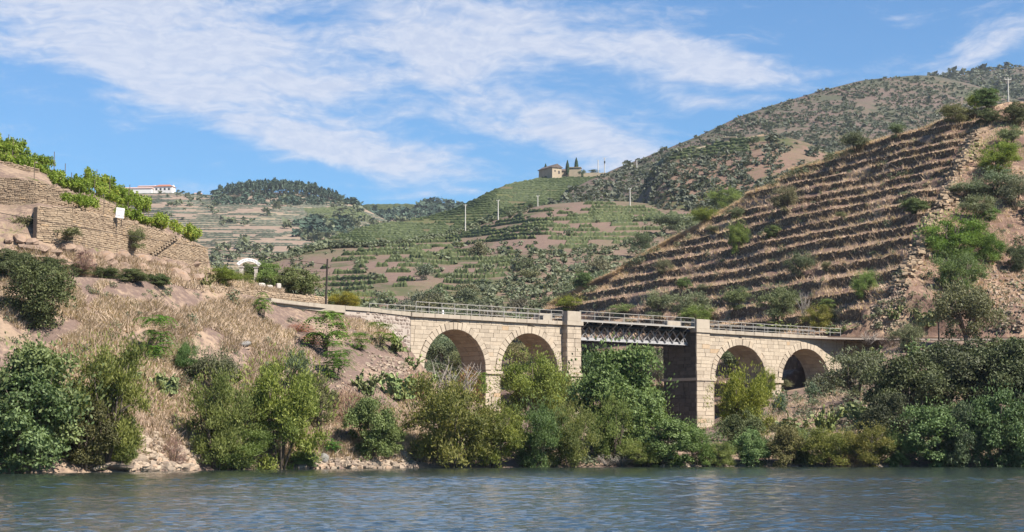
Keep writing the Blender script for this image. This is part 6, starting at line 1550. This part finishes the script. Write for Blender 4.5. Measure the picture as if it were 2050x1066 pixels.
vine_line('vine row along the upper vineyard wall, left part', [(22, 358, 147.6), (70, 366, 147.8), (140, 386, 148.6), (205, 404, 152.5)], 1.0, 1.0, 3)
vine_line('vine row along the upper vineyard wall, right part to the slope end', [(205, 404, 152.5), (250, 418, 156), (290, 430, 160)], 1.05, 1.1, 1)
vine_line('vine row in the middle of the upper left vineyard', [(-40, 330, 153), (40, 344, 154), (110, 362, 155), (190, 388, 157), (250, 408, 160)], 1.05, 1.0, 3)
vine_line('vine row on the crest of the upper left vineyard against the sky', [(-40, 294, 158), (40, 322, 158.5), (100, 345, 159), (150, 364, 160), (200, 386, 161.5), (285, 424, 166)], 1.2, 1.3, 4)
vine_line('vine row at the very top left corner of the vineyard', [(-40, 305, 155), (20, 318, 156), (70, 336, 157)], 1.1, 1.2, 1)

# dry grass
def grass(n, fx, fy, size, name, sheet, mat=None, blades=7, ok=None, pts=None):
    g = rng; P = np.array(pts) if pts is not None else np.array([sheet.at(x, fy(x)) for x in (fx() for _ in range(n)) ])
    n = len(P); k = blades; base = np.repeat(P, k, 0); base[:, :2] += g.normal(0, .16, (n * k, 2)); hh = np.repeat(g.uniform(*size, n), k) * g.uniform(.6, 1.2, n * k)
    lean = g.normal(0, .6, (n * k, 2)) + np.repeat(g.normal(0, .35, (n, 2)), k, 0); w = .035 * g.uniform(.7, 1.6, n * k); a = g.uniform(0, 3.14, n * k); dx, dy = np.cos(a) * w, np.sin(a) * w
    V = np.stack([base + np.stack([dx, dy, -.05 + 0 * dx], 1), base - np.stack([dx, dy, .05 + 0 * dx], 1), base + np.stack([lean[:, 0] * hh, lean[:, 1] * hh, hh], 1)], 1).reshape(-1, 3)
    put(name, mesh_np(name, V, np.arange(len(V)).reshape(-1, 3), mat or M['straw'], np.clip(np.repeat(.5 + 1.3 * fbm(P[:, 0] / 3.5, P[:, 1] / 3.5, 93, 3), k) * .65 + g.random(n * k) * .35, 0, 1)), kind='stuff')
def slope_y(px): 
    top = np.interp(px, [0, 140, 270, 411, 500, 640, 740, 822, 850, 985], [552, 560, 574, 589, 604, 625, 645, 692, 745, 822]); bot = np.interp(px, [0, 300, 420, 850, 985], [800, 880, 925, 930, 935])
    return top + (bot - top) * random.random() ** 1.3
pts = []
while len(pts) < 17000:
    px = random.uniform(0, 860); y = slope_y(px)
    if fbm(px / 70.0, y / 45.0, 91, 3) > -.06 + (.16 if px > 560 else 0) + (.12 if (px < 250 and y > 640) else 0): pts.append(BANK.at(px, y))
grass(0, None, None, (.16, .42), 'dry_grass', BANK, pts=pts, blades=7)
grass(5500, lambda: random.uniform(150, 860), lambda p: random.uniform(np.interp(p, [150, 300, 500, 740, 860], [700, 740, 760, 800, 850]), 925), (.2, .5), 'dry_grass', BANK, blades=7)
grass(2200, lambda: random.uniform(20, 470), lambda p: np.interp(p, [0, 140, 270, 411, 470], [530, 540, 552, 575, 584]) + random.uniform(-32, 8), (.2, .5), 'dry_grass', BANK)
grass(900, lambda: random.uniform(470, 560), lambda p: np.interp(p, [470, 560, 680], [582, 590, 612]) + random.uniform(-16, 4), (.2, .45), 'dry_grass', BANK)
grass(3000, lambda: random.uniform(1500, 2050), lambda p: random.uniform(np.interp(p, [1500, 1620, 1690, 1780], [830, 790, 760, 690]), 920), (.2, .45), 'dry_grass', BANK)
W_ = np.array(WTOP); W_ = W_[rng.choice(len(W_), min(len(W_), 3600), replace=False)]; W_[:, :2] += rng.normal(0, .5, (len(W_), 2)) + np.array(HU) * .5; W_[:, 2] -= .05
grass(0, None, None, (.25, .65), 'terrace_grass', HILL, M['straw_pale'], pts=W_, blades=6)
pts = []
while len(pts) < 16000:
    px = random.uniform(1100, 2050); y = random.uniform(215, 680); p = HILL.at(px, y)
    if p[1] < hill_crest(np.array([float(px)]))[0] + 3 and p[1] > hill_min(np.array([float(px)]))[0] + 1 and (px < 1800 or random.random() < .55): pts.append(p)
grass(0, None, None, (.25, .6), 'terrace_grass', HILL, M['straw_pale'], pts=pts, blades=6)
rim = []
for px in rng.uniform(1095, 1840, 2600):
    d = hill_crest(np.array([px]))[0] - abs(random.gauss(0, 1.6)); X = az_of(px) * d; rim.append((X, d, HILL.z_at(X, d)))
grass(0, None, None, (.3, .9), 'terrace_grass', HILL, M['straw_pale'], pts=rim, blades=6)
rp = np.array([r for r in rim if fbm(r[0] / 4.0, r[1] / 4.0, 95, 2) > .12][:170]); rs = rng.uniform(.5, 1.9, len(rp))
put('terrace_weeds', merge('terrace_weeds', NEARB, rp - [0, 0, .2], np.stack([rs * 1.2, rs * 1.2, rs], 1), rng.uniform(0, 6, len(rp)), M['l_scrub'], rng.uniform(0, .5, len(rp))), kind='stuff')
# small weeds on the terraces and the right slope, too many to count
scrub(HILL, 650, (1120, 2050), (215, 670), lambda x, y: y > np.interp(x, [1100, 1400, 1660, 1830, 2050], [620, 456, 326, 272, 205]), (.4, 1.1), NEARB, M['l_scrub'], 'terrace_weeds', '', None, 0, .9)
scrub(BANK, 420, (0, 1000), (560, 930), lambda x, y: y > np.interp(x, [0, 140, 411, 640, 740, 822, 985], [560, 566, 590, 618, 640, 700, 830]), (.4, .9), NEARB, M['l_scrub'], 'slope_weeds', '', None, 0, .9)
scrub(BANK, 500, (1000, 2050), (780, 936), lambda x, y: y > np.interp(x, [1000, 1280, 1410, 1547, 1690, 1780, 2050], [840, 872, 880, 810, 765, 705, 700]), (.6, 1.5), NEARB, M['l_scrub'], 'bank_weeds', '', None, 0, .9)
scrub(HILL, 190, (2050, 2360), (215, 660), lambda x, y: True, (1.0, 3.2), NEARB, M['l_scrub'], 'terrace_weeds', '', None, 0, .9)


# ================================================================== air
def haze():
    mb = MB(); mb.box(-2600, 2600, -60, 2700, -4.5, 520)
    m = bpy.data.materials.new('haze'); m.use_nodes = True; t = NT(m.node_tree)
    v = t.node('ShaderNodeVolumePrincipled'); v.inputs['Color'].default_value = (0.80, 0.88, 1.0, 1); v.inputs['Density'].default_value = HAZE
    v.inputs['Anisotropy'].default_value = 0.0
    o = t.node('ShaderNodeOutputMaterial'); t.l.new(v.outputs[0], o.inputs['Volume'])
    put('haze', mb.mesh('haze', m), kind='stuff')
HAZE = 0.00005
haze()
